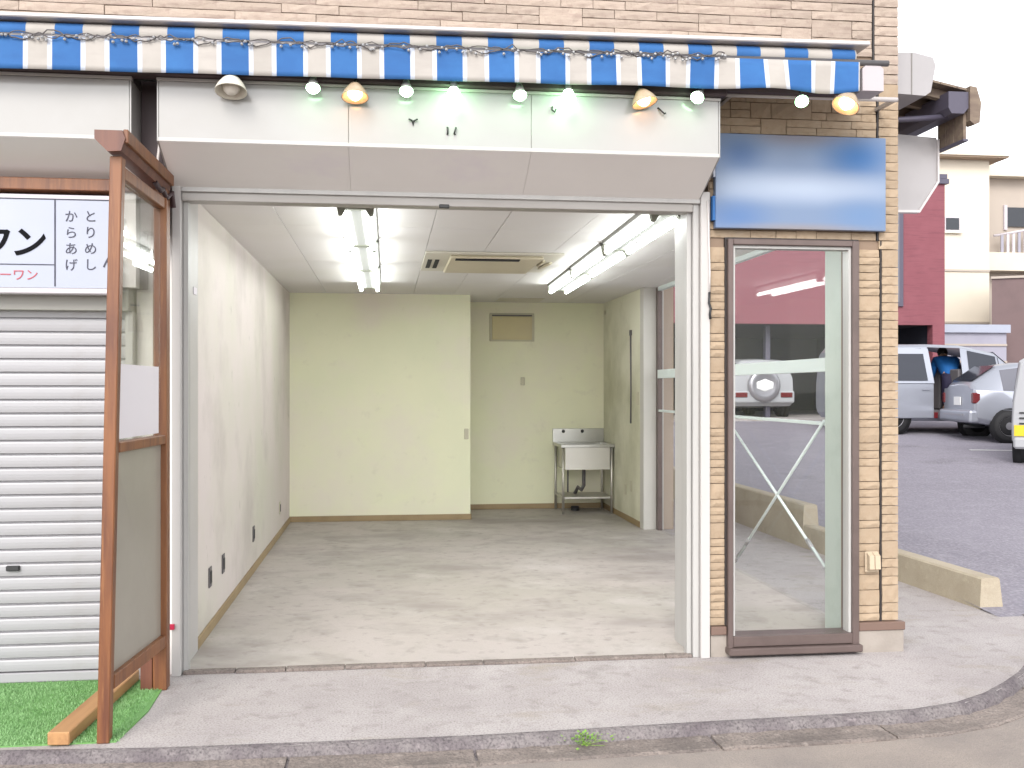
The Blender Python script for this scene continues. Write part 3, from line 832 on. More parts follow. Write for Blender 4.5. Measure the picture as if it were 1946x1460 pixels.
# hooks on the fascia
def hook(x, z, label, pts):
    t = tag(obj('hook', tube(B(), [(x + a, -.352 - b, z + c) for a, b, c in pts], .0045, 6), M['dark']), label, 'hook', 'small dark hooks on the white fascia')
hook(.132, 2.86, 'small dark three way hook on the fascia under the second spot', [(-.022, .012, 0), (-.004, .004, -.006), (0, .002, -.03), (.004, .004, -.006), (.022, .014, 0)])
hook(.304, 2.823, 'left of the pair of dark stub hooks on the fascia under the left hanging bulb', [(0, .0, -.030), (0.002, .01, -.03), (.002, .012, 0), (0, 0, .004)])
hook(.344, 2.823, 'right of the pair of dark stub hooks on the fascia under the left hanging bulb', [(0, .0, -.030), (-.006, .01, -.03), (.004, .012, 0), (0.003, 0, .004)])
hook(.843, 2.93, 'bent hook on the fascia left of the right hanging bulb', [(0, 0, .02), (-.004, .015, 0), (.01, .02, -.012), (.018, .012, .006)])
hook(1.42, 2.945, 'bent hook on the fascia right of the amber bowl lamp', [(-.02, 0, .02), (-.006, .015, 0), (.01, .02, -.016), (.018, .012, -.010)])

# cable and plug on the right jamb
cb = thing('cable', 'thin pale cable with a black plug hanging on the jamb by the stone pier', 'cable', (1.78, -.04, 1.87))
bm = B(); tube(bm, [(1.772, -.036, 2.55), (1.776, -.036, 2.40), (1.783, -.038, 2.15), (1.782, -.036, 2.04)], .005, 6); obj('wire', bm, M['pipe'], cb)
bm = B(); tube(bm, [(1.782, -.036, 2.04), (1.778, -.04, 1.98), (1.788, -.04, 1.95), (1.783, -.04, 1.92), (1.786, -.04, 1.89)], .007, 6); obj('plug', bm, M['dark'], cb)
tag(obj('reflector', bx(-1.122, -1.096, -.046, -.031, .248, .278, .003), M['red']), 'small red plastic tag at the foot of the left jamb', 'tag')
tag(obj('sticker', bx(-1.0665, -1.063, .31, .40, 2.03, 2.07), M['paper']), 'small white sticker high on the inner face of the left jamb', 'sticker')
# outdoor socket on the pier
ob = thing('outdoor_socket', 'beige hooded outdoor socket on the stone pier right of the tall window', 'socket', (2.75, -.01, .45))
obj('back_plate', bx(2.705, 2.785, -.022, -.006, .455, .575, .006), M['outdoor_box'], ob)
bm = B(); prism(bm, [(-.022, .47), (-.060, .48), (-.055, .555), (-.022, .572)], 'x', 2.712, 2.742); prism(bm, [(-.022, .47), (-.060, .48), (-.055, .555), (-.022, .572)], 'x', 2.746, 2.778)
obj('hood', bm, M['outdoor_box'], ob)

# ================================================================ wooden screen
sc = thing('partition_screen', 'brown timber partition screen with glass upper half beside the open bay', 'screen', (-1.14, -.6, 0))
bm = bx(-1.217, -1.166, -1.012, -.955, 0.0, 2.487, .004)
for v in bm.verts: v.co.x += .054 * v.co.z / 2.487
obj('post', bm, M['wood'], sc)
obj('post', bx(-1.155, -1.088, -.265, -.185, 0.0, 2.50, .004), M['wood'], sc)
obj('post', bx(-1.215, -1.158, -.262, -.20, 0, .27, .003), M['wood_dark'], sc, label='short dark stub at the rear post foot')
bm = B(); prism(bm, [(-1.212, 2.585), (-1.10, 2.585), (-1.088, 2.552), (-1.105, 2.500), (-1.160, 2.496), (-1.212, 2.548)], 'y', -1.06, -.14)
obj('cap_rail', bm, M['wood_dark'], sc)
obj('cap_rail', bx(-1.099, -1.078, -1.05, -.14, 2.535, 2.592, .003), M['wood'], sc)
def between(x0, x1, z0, z1, bev=0, y0=-.9545, y1=-.2655):
    """box running from the front post to the rear post, following the lean of the front post"""
    b = bx(x0, x1, y0, y1, z0, z1, bev)
    for v in b.verts:
        t = (-.265 - v.co.y) / .69
        v.co.x += t * (-1.1915 + .054 * v.co.z / 2.487 + 1.1215)
    return b
obj('rail', between(-1.146, -1.096, 2.40, 2.452, .003), M['wood'], sc)
obj('rail', between(-1.146, -1.092, 1.228, 1.272, .003), M['wood'], sc)
obj('rail', between(-1.146, -1.092, .215, .275, .003), M['wood'], sc)
obj('pane', between(-1.124, -1.119, 1.2725, 2.3995), M['pane_screen'], sc)
obj('lower_panel', between(-1.127, -1.116, .2755, 1.2275), M['frost'], sc)
bm = B()
r = random.Random(4)
for k in range(14):
    y = -.35 + .012 * k; p = bmesh.ops.create_icosphere(bm, subdivisions=1, radius=.012); bmesh.ops.translate(bm, verts=p['verts'], vec=(-1.105 + r.uniform(-.01, .015), y, 2.475 + r.uniform(-.02, .015)))
obj('cord', tube(B(), [(-1.11, -.42, 2.50), (-1.095, -.36, 2.47), (-1.10, -.30, 2.49), (-1.09, -.25, 2.455), (-1.075, -.2, 2.49), (-1.072, -.18, 2.42)], .013, 8), M['dark_board'], sc)
bm.free()
tag(obj('notice', between(-1.110, -1.1085, 1.285, 1.61, 0, -.94, -.33), M['paper']), 'blank white paper sheet fixed on the glass of the timber screen', 'paper')
# timber lying on the turf
tm = tag(obj('timber', bx(-.045, .045, -.47, .47, 0, .055, .004), M['wood_light']), 'pale timber baulk lying on the green turf by the screen', 'timber')
tm.location = (-1.335, -.56, .008); tm.rotation_euler = (0, 0, -.065)

# artificial turf
tf = thing('turf_mat', 'bright green artificial grass mat in front of the roller shutter', 'grass mat', (-2.5, -.5, 0))
bm = B(); v = [(-4.4, -1.02), (-1.14, -1.0), (-1.10, -.6), (-1.115, -.16), (-1.30, -.06), (-4.4, -.06)]
prism(bm, v, 'z', .0, .006); obj('backing', bm, M['turf'], tf)
r = random.Random(9); vs = []; fs = []
def inside(x, y): return -4.4 < x < -1.125 and -1.005 < y < -.07
n = 0
while n < 32000:
    x = r.uniform(-4.2, -1.12) if n % 3 == 0 else r.uniform(-2.4, -1.12); y = r.uniform(-1.01, -.065)
    if not inside(x, y): continue
    a = r.uniform(0, 6.28); h = r.uniform(.006, .014); wv = .0022
    k = len(vs)
    vs += [(x - wv * math.cos(a), y - wv * math.sin(a), .005), (x + wv * math.cos(a), y + wv * math.sin(a), .005), (x + r.uniform(-.008, .008), y + r.uniform(-.008, .008), .006 + h)]
    fs.append((k, k + 1, k + 2)); n += 1
me = bpy.data.meshes.new('blades'); me.from_pydata(vs, [], fs); me.materials.append(M['blade'])
o = link('blades', me, tf); o['kind'] = 'stuff'

# weed at the kerb
wd = thing('weed', 'small yellow green weed growing at the kerb foot', 'weed', (.842, -1.175, -.036), local=True)
r = random.Random(5)
bm = B(); st = B()
for k in range(95):
    a = r.uniform(0, 6.28); d = abs(r.gauss(0, .045)); h = r.uniform(.004, .05)
    c = Vector((d * 1.5 * math.cos(a), d * .6 * math.sin(a), h)); l = r.uniform(.010, .022)
    u = Vector((math.cos(a), math.sin(a), r.uniform(-.2, .8))).normalized() * l; s = u.cross(Vector((0, 0, 1))).normalized() * l * .38
    q = [bm.verts.new(c), bm.verts.new(c + u * .5 + s), bm.verts.new(c + u), bm.verts.new(c + u * .5 - s)]; bm.faces.new(q)
    if k % 8 == 0: tube(st, [(0, 0, 0), c], .0012, 4)
o = obj('leaves', bm, M['leaf'], wd); o['kind'] = 'stuff'
o = obj('stem', st, M['leaf'], wd)

# ================================================================ inside the shop
# fluorescent fixtures: one built, five copies
fx = thing('fluorescent_light', 'nearest of the three lit twin tube lights in the left ceiling row', 'ceiling light', (-.175, 1.03, 2.579), 'lit twin tube ceiling lights', local=True)
HL = .70
bm = B(); prism(bm, [(-.118, 0), (.118, 0), (.112, -.022), (.030, -.060), (-.030, -.060), (-.112, -.022)], 'y', -HL, HL)
obj('housing', bm, M['fixture'], fx)
for s in (-1, 1):
    bm = B(); prism(bm, [(-.105, -.040), (-.100, -.0225), (.100, -.0225), (.105, -.040), (.098, -.096), (.078, -.100), (.055, -.062), (-.055, -.062), (-.078, -.100), (-.098, -.096)], 'y', s * (HL + .020) - .026, s * (HL + .020) + .026)
    obj('end_bracket', bm, M['fixture_dark'], fx)
for s in (-1, 1):
    bm = B(); tube(bm, [(s * .080, -HL + .005, -.079), (s * .080, HL - .005, -.079)], .018, 14)
    obj('tube', bm, M['tube'], fx)
spots = [(-.175, 2.53, 'middle one of the three lit twin tube lights in the left ceiling row'), (-.172, 4.03, 'farthest of the three lit twin tube lights in the left ceiling row'),
         (1.65, 1.0, 'nearest of the three lit twin tube lights in the right ceiling row'), (1.69, 2.51, 'middle one of the three lit twin tube lights in the right ceiling row'), (1.735, 4.02, 'farthest of the three lit twin tube lights in the right ceiling row')]
for x, y, lb in spots:
    c = copy_tree(fx); c.location = (x, y, 2.579); c['label'] = lb
    if x > 1: c.rotation_euler = (0, 0, -.025)
# ceiling air conditioner
ac = thing('air_conditioner', 'yellowed ceiling air conditioner panel with a dark slot between the light rows', 'air conditioner', (.84, 3.0, 2.57))
obj('ceiling_plate', bx(.30, 1.40, 2.40, 3.60, 2.565, 2.579, .004), M['ac_pale'], ac)
obj('body_panel', bx(.50, 1.25, 2.50, 3.52, 2.540, 2.5645, .010), M['ac'], ac)
obj('air_slot', bx(.545, 1.06, 2.515, 2.60, 2.531, 2.5395), M['black'], ac)
for x in (.335, .395): obj('grille_slot', bx(x, x + .035, 2.80, 3.35, 2.560, 2.5645), M['black'], ac)
bm = B(); tube(bm, [(1.29, 2.75, 2.56), (1.275, 3.0, 2.552), (1.31, 3.2, 2.552), (1.36, 2.85, 2.556)], .012, 8)
obj('louvre_arm', bm, M['ac'], ac)
# wall vent, switch, hatch
vt = thing('wall_vent', 'yellow rectangular vent cover high on the back wall', 'vent', (1.545, 6.92, 2.10))
obj('vent_frame', bx(1.265, 1.825, 6.912, 6.929, 2.095, 2.445, .006), M['plate_beige'], vt)
obj('vent_cover', bx(1.295, 1.795, 6.900, 6.9115, 2.115, 2.405, .006), M['vent'], vt)
obj('shadow_gap', bx(1.295, 1.795, 6.904, 6.9115, 2.408, 2.424), M['outlet_dark'], vt)
obj('vent_screw', bx(1.40, 1.415, 6.896, 6.8995, 2.37, 2.385), M['plate_beige'], vt)
tag(obj('ceiling_hatch', bx(1.32, 1.86, 6.3, 6.75, 2.572, 2.5795, .002), M['ac_pale']), 'pale square access hatch in the ceiling above the yellow vent', 'hatch')
tag(obj('wall_switch', bx(1.655, 1.705, 6.918, 6.929, 1.55, 1.65, .004), M['plate_beige']), 'small blank beige plate on the back wall below the yellow vent', 'switch plate')
tag(obj('wall_switch', bx(.88, .93, 5.99, 5.999, .93, 1.05, .004), M['plate_beige']), 'small switch plate at the corner edge of the projecting back wall', 'switch plate')
tag(obj('wall_switch', bx(2.700, 2.709, 5.14, 5.24, 1.33, 1.47, .004), M['plate_beige']), 'beige light switch on the right wall next to the white pillar', 'switch')
tag(obj('sensor', bx(2.690, 2.709, 6.78, 6.83, 2.43, 2.48, .006), M['plate_beige']), 'small beige sensor high in the far right corner of the room', 'sensor')
# outlets along the left wall
def outlet(y, z0, z1, label, m='outlet_dark'):
    t = thing('wall_outlet', label, 'outlet', (-1.079, y, z0), 'wall outlets low on the left wall')
    obj('plate', bx(-1.079, -1.071, y - .042, y + .042, z0, z1, .003), M['plate_beige'] if m == 'plate_beige' else M[m], t)
    obj('socket', bx(-1.0705, -1.066, y - .02, y + .02, z0 + .025, z1 - .025, .002), M['dark'], t)
outlet(.90, .285, .410, 'nearest wall outlet on the left wall close to the jamb')
outlet(1.395, .282, .408, 'second nearest outlet on the left wall')
outlet(2.92, .260, .386, 'third outlet on the left wall, halfway to the back')
outlet(4.93, .235, .360, 'farthest outlet on the left wall near the back corner', 'plate_beige')
def outlet_r(y, z0, z1, label):
    tag(obj('wall_outlet', bx(2.700, 2.709, y - .035, y + .035, z0, z1, .003), M['plate_beige']), label, 'outlet')
outlet_r(5.74, .30, .42, 'lower beige outlet on the right wall beside the sink')
outlet_r(5.49, .36, .48, 'upper beige outlet on the right wall beside the sink')
bm = B(); tube(bm, [(2.700, 5.487, 2.13), (2.702, 5.49, 2.0), (2.704, 5.484, 1.5), (2.702, 5.489, 1.12)], .010, 8); box(bm, 2.69, 2.709, 5.46, 5.515, 2.10, 2.16)
tag(obj('wall_cable', bm, M['outlet_dark']), 'dark vertical cable hanging on the right wall above the sink', 'cable')
# red tag handled above; sink
sk = thing('sink_unit', 'stainless steel sink on legs in the far right corner', 'sink', (2.38, 6.6, 0))
for x in (2.085, 2.675):
    for y in (6.325, 6.86): obj('leg', tube(B(), [(x, y, .010), (x, y, .80)], .016, 10), M['steel_lite'], sk)
bm = B(); box(bm, 2.055, 2.705, 6.29, 6.305, .805, .842, .003); box(bm, 2.055, 2.705, 6.80, 6.90, .805, .842, .003); box(bm, 2.055, 2.12, 6.306, 6.799, .805, .842); box(bm, 2.64, 2.705, 6.306, 6.799, .805, .842)
obj('worktop', bm, M['steel'], sk)
bm = B(); box(bm, 2.11, 2.65, 6.312, 6.318, .54, .804); box(bm, 2.11, 2.65, 6.794, 6.80, .54, .804); box(bm, 2.11, 2.116, 6.3185, 6.7935, .54, .804); box(bm, 2.644, 2.65, 6.3185, 6.7935, .54, .804); box(bm, 2.1165, 2.6435, 6.3185, 6.7935, .54, .546)
obj('basin', bm, M['steel_lite'], sk)
bg_ = obj('backsplash', bx(2.055, 2.705, 6.895, 6.915, .842, 1.01, .003), M['steel'], sk)
for x in (2.19, 2.43):
    obj('tap_hole', lathe(B(), [(.0, .004), (.020, .004), (.022, 0), (0, 0)], 14, Matrix.Translation((x, 6.894, .975)) @ Matrix.Rotation(R(90), 4, 'X')), M['dark'], bg_)
obj('lower_shelf', bx(2.085, 2.675, 6.325, 6.86, .190, .215, .003), M['steel_lite'], sk)
bm = B(); tube(bm, [(2.38, 6.55, .54), (2.38, 6.55, .33), (2.36, 6.60, .27), (2.33, 6.66, .30), (2.30, 6.70, .22)], .022, 10); tube(bm, [(2.24, 6.86, .22), (2.24, 6.86, .50)], .010, 8)
obj('drain_pipe', bm, M['outlet_dark'], sk)
obj('floor_drain', lathe(B(), [(0, .055), (.05, .05), (.055, .0)], 16, Matrix.Translation((2.30, 6.70, .011))), M['dark'], sk)

# ================================================================ right side: canopy, hood, kerb blocks
cp = thing('side_canopy', 'weathered timber canopy with dark gutter on the side of the shop', 'canopy', (3.2, .9, 2.6))
bm = B(); prism(bm, [(3.06, 3.136), (3.497, 3.112), (3.497, 2.832), (3.372, 2.644), (3.06, 2.640)], 'y', .60, .63)
obj('end_board', bm, M['canopy_white'], cp)
bm = B(); prism(bm, [(3.04, 3.120), (3.04, 2.625), (3.378, 2.628), (3.510, 2.826), (3.510, 3.10), (3.497, 3.10), (3.497, 2.832), (3.372, 2.644), (3.06, 2.640), (3.06, 3.12)], 'y', .588, .632)
obj('board_trim', bm, M['cover'], cp)
# rafters and roof boards seen from below
def slope(x): return 3.385 - (x - 3.26) * .20
for k in range(5):
    y = .40 + k * .21
    bm = B(); prism(bm, [(2.93, slope(2.93) - .055), (3.56, slope(3.56) - .055), (3.56, slope(3.56)), (2.93, slope(2.93))], 'y', y, y + .045)
    obj('rafter', bm, M['canopy_wood'], cp)
for k in range(6):
    x = 2.93 + k * .108
    bm = B(); prism(bm, [(x, slope(x) + .002), (x + .104, slope(x + .104) + .002), (x + .104, slope(x + .104) + .016), (x, slope(x) + .016)], 'y', .32, 1.35)
    obj('roof_board', bm, M['canopy_wood'], cp)
obj('gutter', prism(B(), [(3.40, 3.22), (3.42, 3.185), (3.50, 3.185), (3.53, 3.22), (3.53, 3.318), (3.40, 3.318)], 'y', .30, 1.5), M['canopy_metal'], cp)
bm = B(); prism(bm, [(3.532, 3.14), (3.56, 3.118), (3.595, 3.13), (3.605, 3.25), (3.575, 3.345), (3.532, 3.352)], 'y', .285, .36)
obj('gutter_cap', bm, M['canopy_wood'], cp)
for k, (y0, y1) in enumerate(((.33, .43), (.435, .52), (.525, .62))):
    obj('hanging_board', bx(3.515, 3.535, y0, y1, 3.035, 3.235, .002), M['canopy_wood'], cp)
obj('board_rail', bx(3.508, 3.542, .32, .63, 3.022, 3.037, .002), M['canopy_metal'], cp)
bm = B(); tube(bm, [(2.95, .50, 3.17), (3.45, .40, 3.19)], .018, 8)
obj('strut', bm, M['canopy_metal'], cp)
hd = thing('hood', 'white metal hood box fixed to the shop corner beside the awning', 'hood', (3.17, .35, 3.29))
bm = B(); prism(bm, [(3.045, 3.325), (3.06, 3.292), (3.25, 3.285), (3.285, 3.31), (3.318, 3.47), (3.300, 3.520), (3.18, 3.545), (3.045, 3.54)], 'y', .30, .62)
obj('hood_body', bm, M['canopy_white'], hd)
obj('hood_seam', bx(3.158, 3.164, .295, .2995, 3.29, 3.54), M['seam'], hd)
obj('hood_bracket', bx(2.93, 3.044, .34, .56, 3.36, 3.48), M['alu'], hd)
def kerb_block(y0, y1, zt, label):
    o = obj('kerb_block', prism(B(), [(3.92, -.05), (3.935, zt - .012), (3.947, zt), (4.055, zt), (4.068, zt - .012), (4.10, -.05)], 'y', y0, y1), M['block'])
    for v in o.data.vertices: v.co.x += max(0, 3.64 - v.co.y) * .035 - .01
    tag(o, label, 'kerb block')
kerb_block(.94, 3.64, .215, 'low beige concrete kerb block ending at the pavement corner')
kerb_block(3.645, 9.5, .405, 'higher beige concrete kerb block seen through the tall window')

# ================================================================ background buildings
rb = thing('red_building', 'mauve red tiled building with a dark open carport at ground level', 'building', (9, 20, .78))
bm = B(); box(bm, 3.0, 13.82, 18.0, 18.25, 3.10, 6.75); box(bm, 13.5, 13.82, 18.001, 18.25, .70, 3.10); box(bm, 3.0, 4.6, 18.001, 18.25, .70, 3.10)
obj('wall', bm, M['red_brick'], rb)
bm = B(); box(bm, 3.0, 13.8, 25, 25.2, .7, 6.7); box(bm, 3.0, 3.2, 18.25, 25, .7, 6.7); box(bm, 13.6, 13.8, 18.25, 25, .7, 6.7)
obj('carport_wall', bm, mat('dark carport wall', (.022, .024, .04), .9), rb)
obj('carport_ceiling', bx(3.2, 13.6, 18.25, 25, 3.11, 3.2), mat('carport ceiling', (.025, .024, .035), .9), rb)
obj('roof', bx(2.95, 13.86, 17.95, 25.2, 6.75, 6.86), M['canopy_metal'], rb)
wn = obj('window', bx(11.75, 12.70, 17.94, 18.02, 3.55, 5.95, .01), M['canopy_metal'], rb)
obj('window_pane', bx(11.80, 12.58, 17.925, 17.939, 3.65, 5.87), M['car_glass_pale'], wn)
obj('coping', bx(13.55, 13.90, 17.93, 18.28, 6.62, 6.74), M['canopy_metal'], rb)
bm = B()
for k in range(4): box(bm, 5.2 + k * 2.1, 5.32 + k * 2.1, 18.6, 18.75, .8, 3.1)
obj('carport_post', bm, M['canopy_metal'], rb)

cb1 = thing('cream_house', 'cream rendered house with flat eave behind the red building', 'building', (21, 27, .8))
obj('wall', bx(16.0, 20.14, 26, 27.4, .7, 9.2), M['cream_wall'], cb1)
obj('eave', bx(15.6, 20.6, 25.5, 28, 9.25, 9.56), M['cream_wall'], cb1)
obj('soffit', bx(15.65, 20.55, 25.55, 27.9, 9.20, 9.249), M['eave'], cb1)
wn = obj('window', bx(18.52, 19.05, 25.94, 26.02, 6.80, 7.27), M['sign_rim'], cb1)
obj('pane', bx(18.55, 19.01, 25.92, 25.939, 6.84, 7.23), M['winglass'], wn)
obj('sill', bx(18.48, 19.10, 25.9, 25.938, 6.72, 6.799), M['cream_wall'], wn)
obj('string_course', bx(16.0, 20.14, 25.96, 25.999, 5.45, 5.52), M['shaded_wall'], cb1)
obj('string_course', bx(16.0, 20.14, 25.96, 25.999, 3.70, 3.77), M['shaded_wall'], cb1)

cb2 = thing('balcony_house', 'shaded beige house with a balcony and dark window at the right edge', 'building', (25, 30, .8))
obj('wall', bx(20.6, 30, 28.5, 36, .7, 9.17), M['shaded_wall'], cb2)
obj('eave', bx(20.4, 30, 28.05, 36, 9.171, 9.6), M['cream_wall'], cb2)
obj('window', bx(22.40, 24.4, 28.42, 28.499, 7.42, 8.12), M['winglass'], cb2)
obj('window_frame', bx(22.28, 22.399, 28.42, 28.499, 7.3, 8.2), M['sign_rim'], cb2)
obj('balcony_slab', bx(20.6, 30, 27.9, 28.499, 5.75, 6.40), M['cream_wall'], cb2)
obj('balcony_rail', tube(B(), [(21.6, 28.0, 7.0), (24.6, 27.95, 7.55)], .05, 6), M['sign_rim'], cb2)
for k in range(9):
    obj('baluster', bx(21.85 + k * .22, 21.95 + k * .22, 27.96, 28.0, 6.35, 7.06 + k * .038), M['sign_rim'] if k % 3 else M['shed'], cb2)
mv = thing('mauve_building', 'plain mauve brown building wall at the right edge behind the cars', 'building', (22, 22, .8))
bm = B(); prism(bm, [(18.30, 23.0), (24, 19.6), (30, 22), (22, 27)], 'z', .7, 4.86)
obj('wall', bm, M['mauve_wall'], mv)
bm = B(); prism(bm, [(18.25, 22.97), (24, 19.5), (30.1, 22), (22, 27.1)], 'z', 4.861, 4.93)
obj('coping', bm, M['shaded_wall'], mv)
sh = thing('storage_shed', 'pale grey blue steel shed between the red and mauve buildings', 'shed', (17.5, 23, .8))
bm = B(); box(bm, 14.6, 18.25, 22.2, 22.9, .75, 3.17); obj('shed_body', bm, M['shed'], sh)
obj('shed_roof', bx(14.5, 18.32, 22.1, 22.95, 3.171, 3.41), M['sign_white'], sh)
for k in range(2): obj('shed_rib', bx(14.6, 18.25, 22.16, 22.199, 2.78 - k * .5, 2.84 - k * .5), M['shed_rib'] if 'shed_rib' in M else M['shaded_wall'], sh)

# ================================================================ cars
def ring(st):
    x, zs, zb, zr, wb, wr = st
    h = [(wb * .90, zs), (wb, zs + .10), (wb * 1.005, (zs + zb) / 2), (wb * .985, zb), (wr, zr - .07), (wr - .10, zr - .008), (0.0, zr + .012)]
    pts = [(x, -a, b) for a, b in h] + [(x, a, b) for a, b in h[-2::-1]]
    return [Vector(p) for p in pts]     # 13 points, near side (-y) first
def car(name, label, L, sts, paint, glass_faces=(), screens=(), open_faces=(), rear_glass=False, front_glass=False, wheels=(.7, 2.9), wr_=.29, gm='car_glass', loc=(0, 0, 0), rz=0):
    t = thing(name, label, 'car', loc, local=True)
    rg = [ring(s) for s in sts]
    bm = B(); panes = []; scr = []
    V = [[bm.verts.new(p) for p in r] for r in rg]
    def pane(q, f=.07, into=None):
        c = sum(q, Vector()) / len(q); n = (q[1] - q[0]).cross(q[-1] - q[0]).normalized()
        axis = Vector((c.x, 0, .9)) 
        if n.dot(c - axis) < 0: n = -n
        gl = B(); gl.faces.new([gl.verts.new(p.lerp(c, f) + n * .008) for p in q]); (panes if into is None else into).append(gl)
    for i in range(len(sts) - 1):
        for j in range(12):
            jj = j if j < 6 else 11 - j
            if (i, j) in open_faces: continue
            f = bm.faces.new((V[i][j], V[i + 1][j], V[i + 1][j + 1], V[i][j + 1])); f.smooth = True
            q = [rg[i][j].copy(), rg[i + 1][j].copy(), rg[i + 1][j + 1].copy(), rg[i][j + 1].copy()]
            if jj == 3 and i in glass_faces: pane(q)
        if i in screens:
            for a, b in ((5, 7),):
                q = [rg[i][a].copy(), rg[i + 1][a].copy(), rg[i + 1][b].copy(), rg[i][b].copy()]
                q = [p + Vector((0, 0, .022)) for p in q]; pane(q, .03, scr)
    for e, want in ((0, rear_glass), (len(sts) - 1, front_glass)):
        for j in range(6):
            a, b, c, d = V[e][j], V[e][12 - j], V[e][11 - j], V[e][j + 1]
            bm.faces.new((a, b, c, d) if c is not d else (a, b, c))
            if j == 3 and want:
                pane([rg[e][j].copy(), rg[e][12 - j].copy(), rg[e][11 - j].copy(), rg[e][j + 1].copy()], .08)
    # floor
    for i in range(len(sts) - 1): bm.faces.new((V[i][0], V[i][12], V[i + 1][12], V[i + 1][0]))
    body = obj('body', bm, M[paint], t)
    md = body.modifiers.new('bev', 'BEVEL'); md.width = .03; md.segments = 2; md.limit_method = 'ANGLE'; md.angle_limit = R(35)
    for gl in panes: obj('window_pane', gl, M[gm], t)
    for gl in scr: obj('windscreen', gl, M['car_glass'], t)
    wmax = max(s[4] for s in sts)
    for x in wheels:
        for s in (-1, 1):
            q = Matrix.Translation((x, s * (wmax - .09), wr_)) @ Matrix.Rotation(R(90) * s * -1, 4, 'X')
            wh = obj('wheel', lathe(B(), [(wr_ * .62, -.10), (wr_ * .95, -.10), (wr_, -.07), (wr_, .07), (wr_ * .95, .10), (wr_ * .64, .105)], 24, q), M['tyre'], t)
            rm = B(); lathe(rm, [(wr_ * .64, .104), (wr_ * .60, .085), (wr_ * .2, .095), (0, .10)], 24, q)
            obj('rim', rm, M['rim'], wh)
            ar = B(); lathe(ar, [(0, -.02), (wr_ * 1.17, -.02), (wr_ * 1.17, .094), (0, .094)], 24, q)
            obj('wheel_arch', ar, M['black'], t)
    t.rotation_euler = (0, 0, rz)
    return t
# minivan, side on, sliding door pushed back
van_st = [(0, .40, 1.02, 1.66, .80, .64), (.10, .28, 1.0, 1.76, .84, .68), (.75, .24, 1.0, 1.80, .85, .69), (1.62, .24, 1.0, 1.81, .85, .69), (1.72, .24, 1.0, 1.81, .85, .69), (2.42, .24, 1.0, 1.79, .85, .69),
          (2.55, .24, 1.0, 1.77, .85, .68), (3.22, .24, 1.0, 1.64, .85, .64), (3.85, .26, 1.0, 1.16, .84, .60), (4.35, .30, .88, .93, .78, .60), (4.48, .40, .72, .78, .70, .55)]
opn = [(4, j) for j in (1, 2, 3, 8, 9, 10)] + [(i, j) for i in (5, 6) for j in (8, 9)]
VL = (9.20, 14.45, lot_z(14.2)); VR = -.03
van = car('minivan', 'silver minivan with its side door open behind the stone pier', 4.48, van_st, 'silver', glass_faces=(2, 6, 7), screens=(7,), open_faces=opn, rear_glass=True, wheels=(.95, 3.6), wr_=.31, loc=VL, rz=VR)
sd = bx(.86, 1.76, -.905, -.868, .30, 1.0, .012)
d_ = obj('sliding_door', sd, M['silver'], van)
bm = B(); v = [(.86, -.90, 1.0), (1.76, -.90, 1.0), (1.70, -.745, 1.70), (.86, -.745, 1.72)]
vv = [bm.verts.new(p) for p in v]; bm.faces.new(vv)
o = obj('door_frame', bm, M['silver'], d_); o.modifiers.new('t', 'SOLIDIFY').thickness = .02
bm = B(); v = [(.90, -.930, 1.06), (1.62, -.930, 1.06), (1.58, -.805, 1.60), (.90, -.805, 1.60)]
vv = [bm.verts.new(p) for p in v]; bm.faces.new(vv); o = obj('door_window', bm, M['car_glass'], d_); o.modifiers.new('t', 'SOLIDIFY').thickness = .006
obj('handle', bx(1.50, 1.66, -.925, -.906, .86, .90, .005), M['silver'], d_)
bm = B(); box(bm, 1.76, 2.42, -.6, .6, .24, .45); obj('cabin_floor', bm, M['seat'], van)
bm = B(); box(bm, 1.66, 1.80, -.62, .62, .45, 1.25, .03); box(bm, 2.42, 2.55, .10, .62, .45, 1.30, .03); box(bm, 2.44, 2.55, -.62, -.12, .45, 1.30, .03)
obj('seat', bm, M['seat'], van)
for s in (0,):
    obj('sill_lamp', bx(1.78, 1.86, -.875, -.86, .30, .42, .004), M['tail'], van)
# hatchback
hat_st = [(0, .42, .98, 1.05, .74, .56), (.06, .34, .95, 1.10, .79, .60), (.50, .26, .92, 1.40, .82, .60), (.95, .22, .90, 1.46, .82, .61), (1.75, .22, .90, 1.47, .82, .61), (1.85, .22, .90, 1.46, .82, .61), (2.55, .22, .90, 1.40, .82, .59), (3.1, .22, .90, 1.02, .81, .60), (3.65, .26, .80, .86, .76, .6), (3.78, .36, .66, .70, .68, .5)]
HL_ = (10.92, 12.62, lot_z(12.4)); HR = -.19
hat = car('hatchback', 'silver hatchback seen from behind, parked in front of the minivan', 3.78, hat_st, 'silver', glass_faces=(2, 3, 5, 6), screens=(1, 6), wheels=(.62, 3.05), wr_=.285, gm='car_glass_pale', loc=HL_, rz=HR)
for s in (-1, 1):
    obj('tail_light', bx(-.02, .12, s * .73 - .06, s * .73 + .06, .70, .90, .02), M['tail'], hat)
obj('bumper', bx(-.09, .10, -.78, .78, .34, .58, .05, seg=3), M['silver'], hat)
obj('number_plate', bx(-.022, -.006, -.17, .17, .66, .82, .004), M['plate_w'], hat)
bm = B(); box(bm, -.105, -.088, -.5, .5, .47, .50); obj('bumper_trim', bm, M['rim'], hat)
obj('exhaust', tube(B(), [(-.08, -.5, .27), (.3, -.5, .27)], .03, 8), M['dark'], hat)
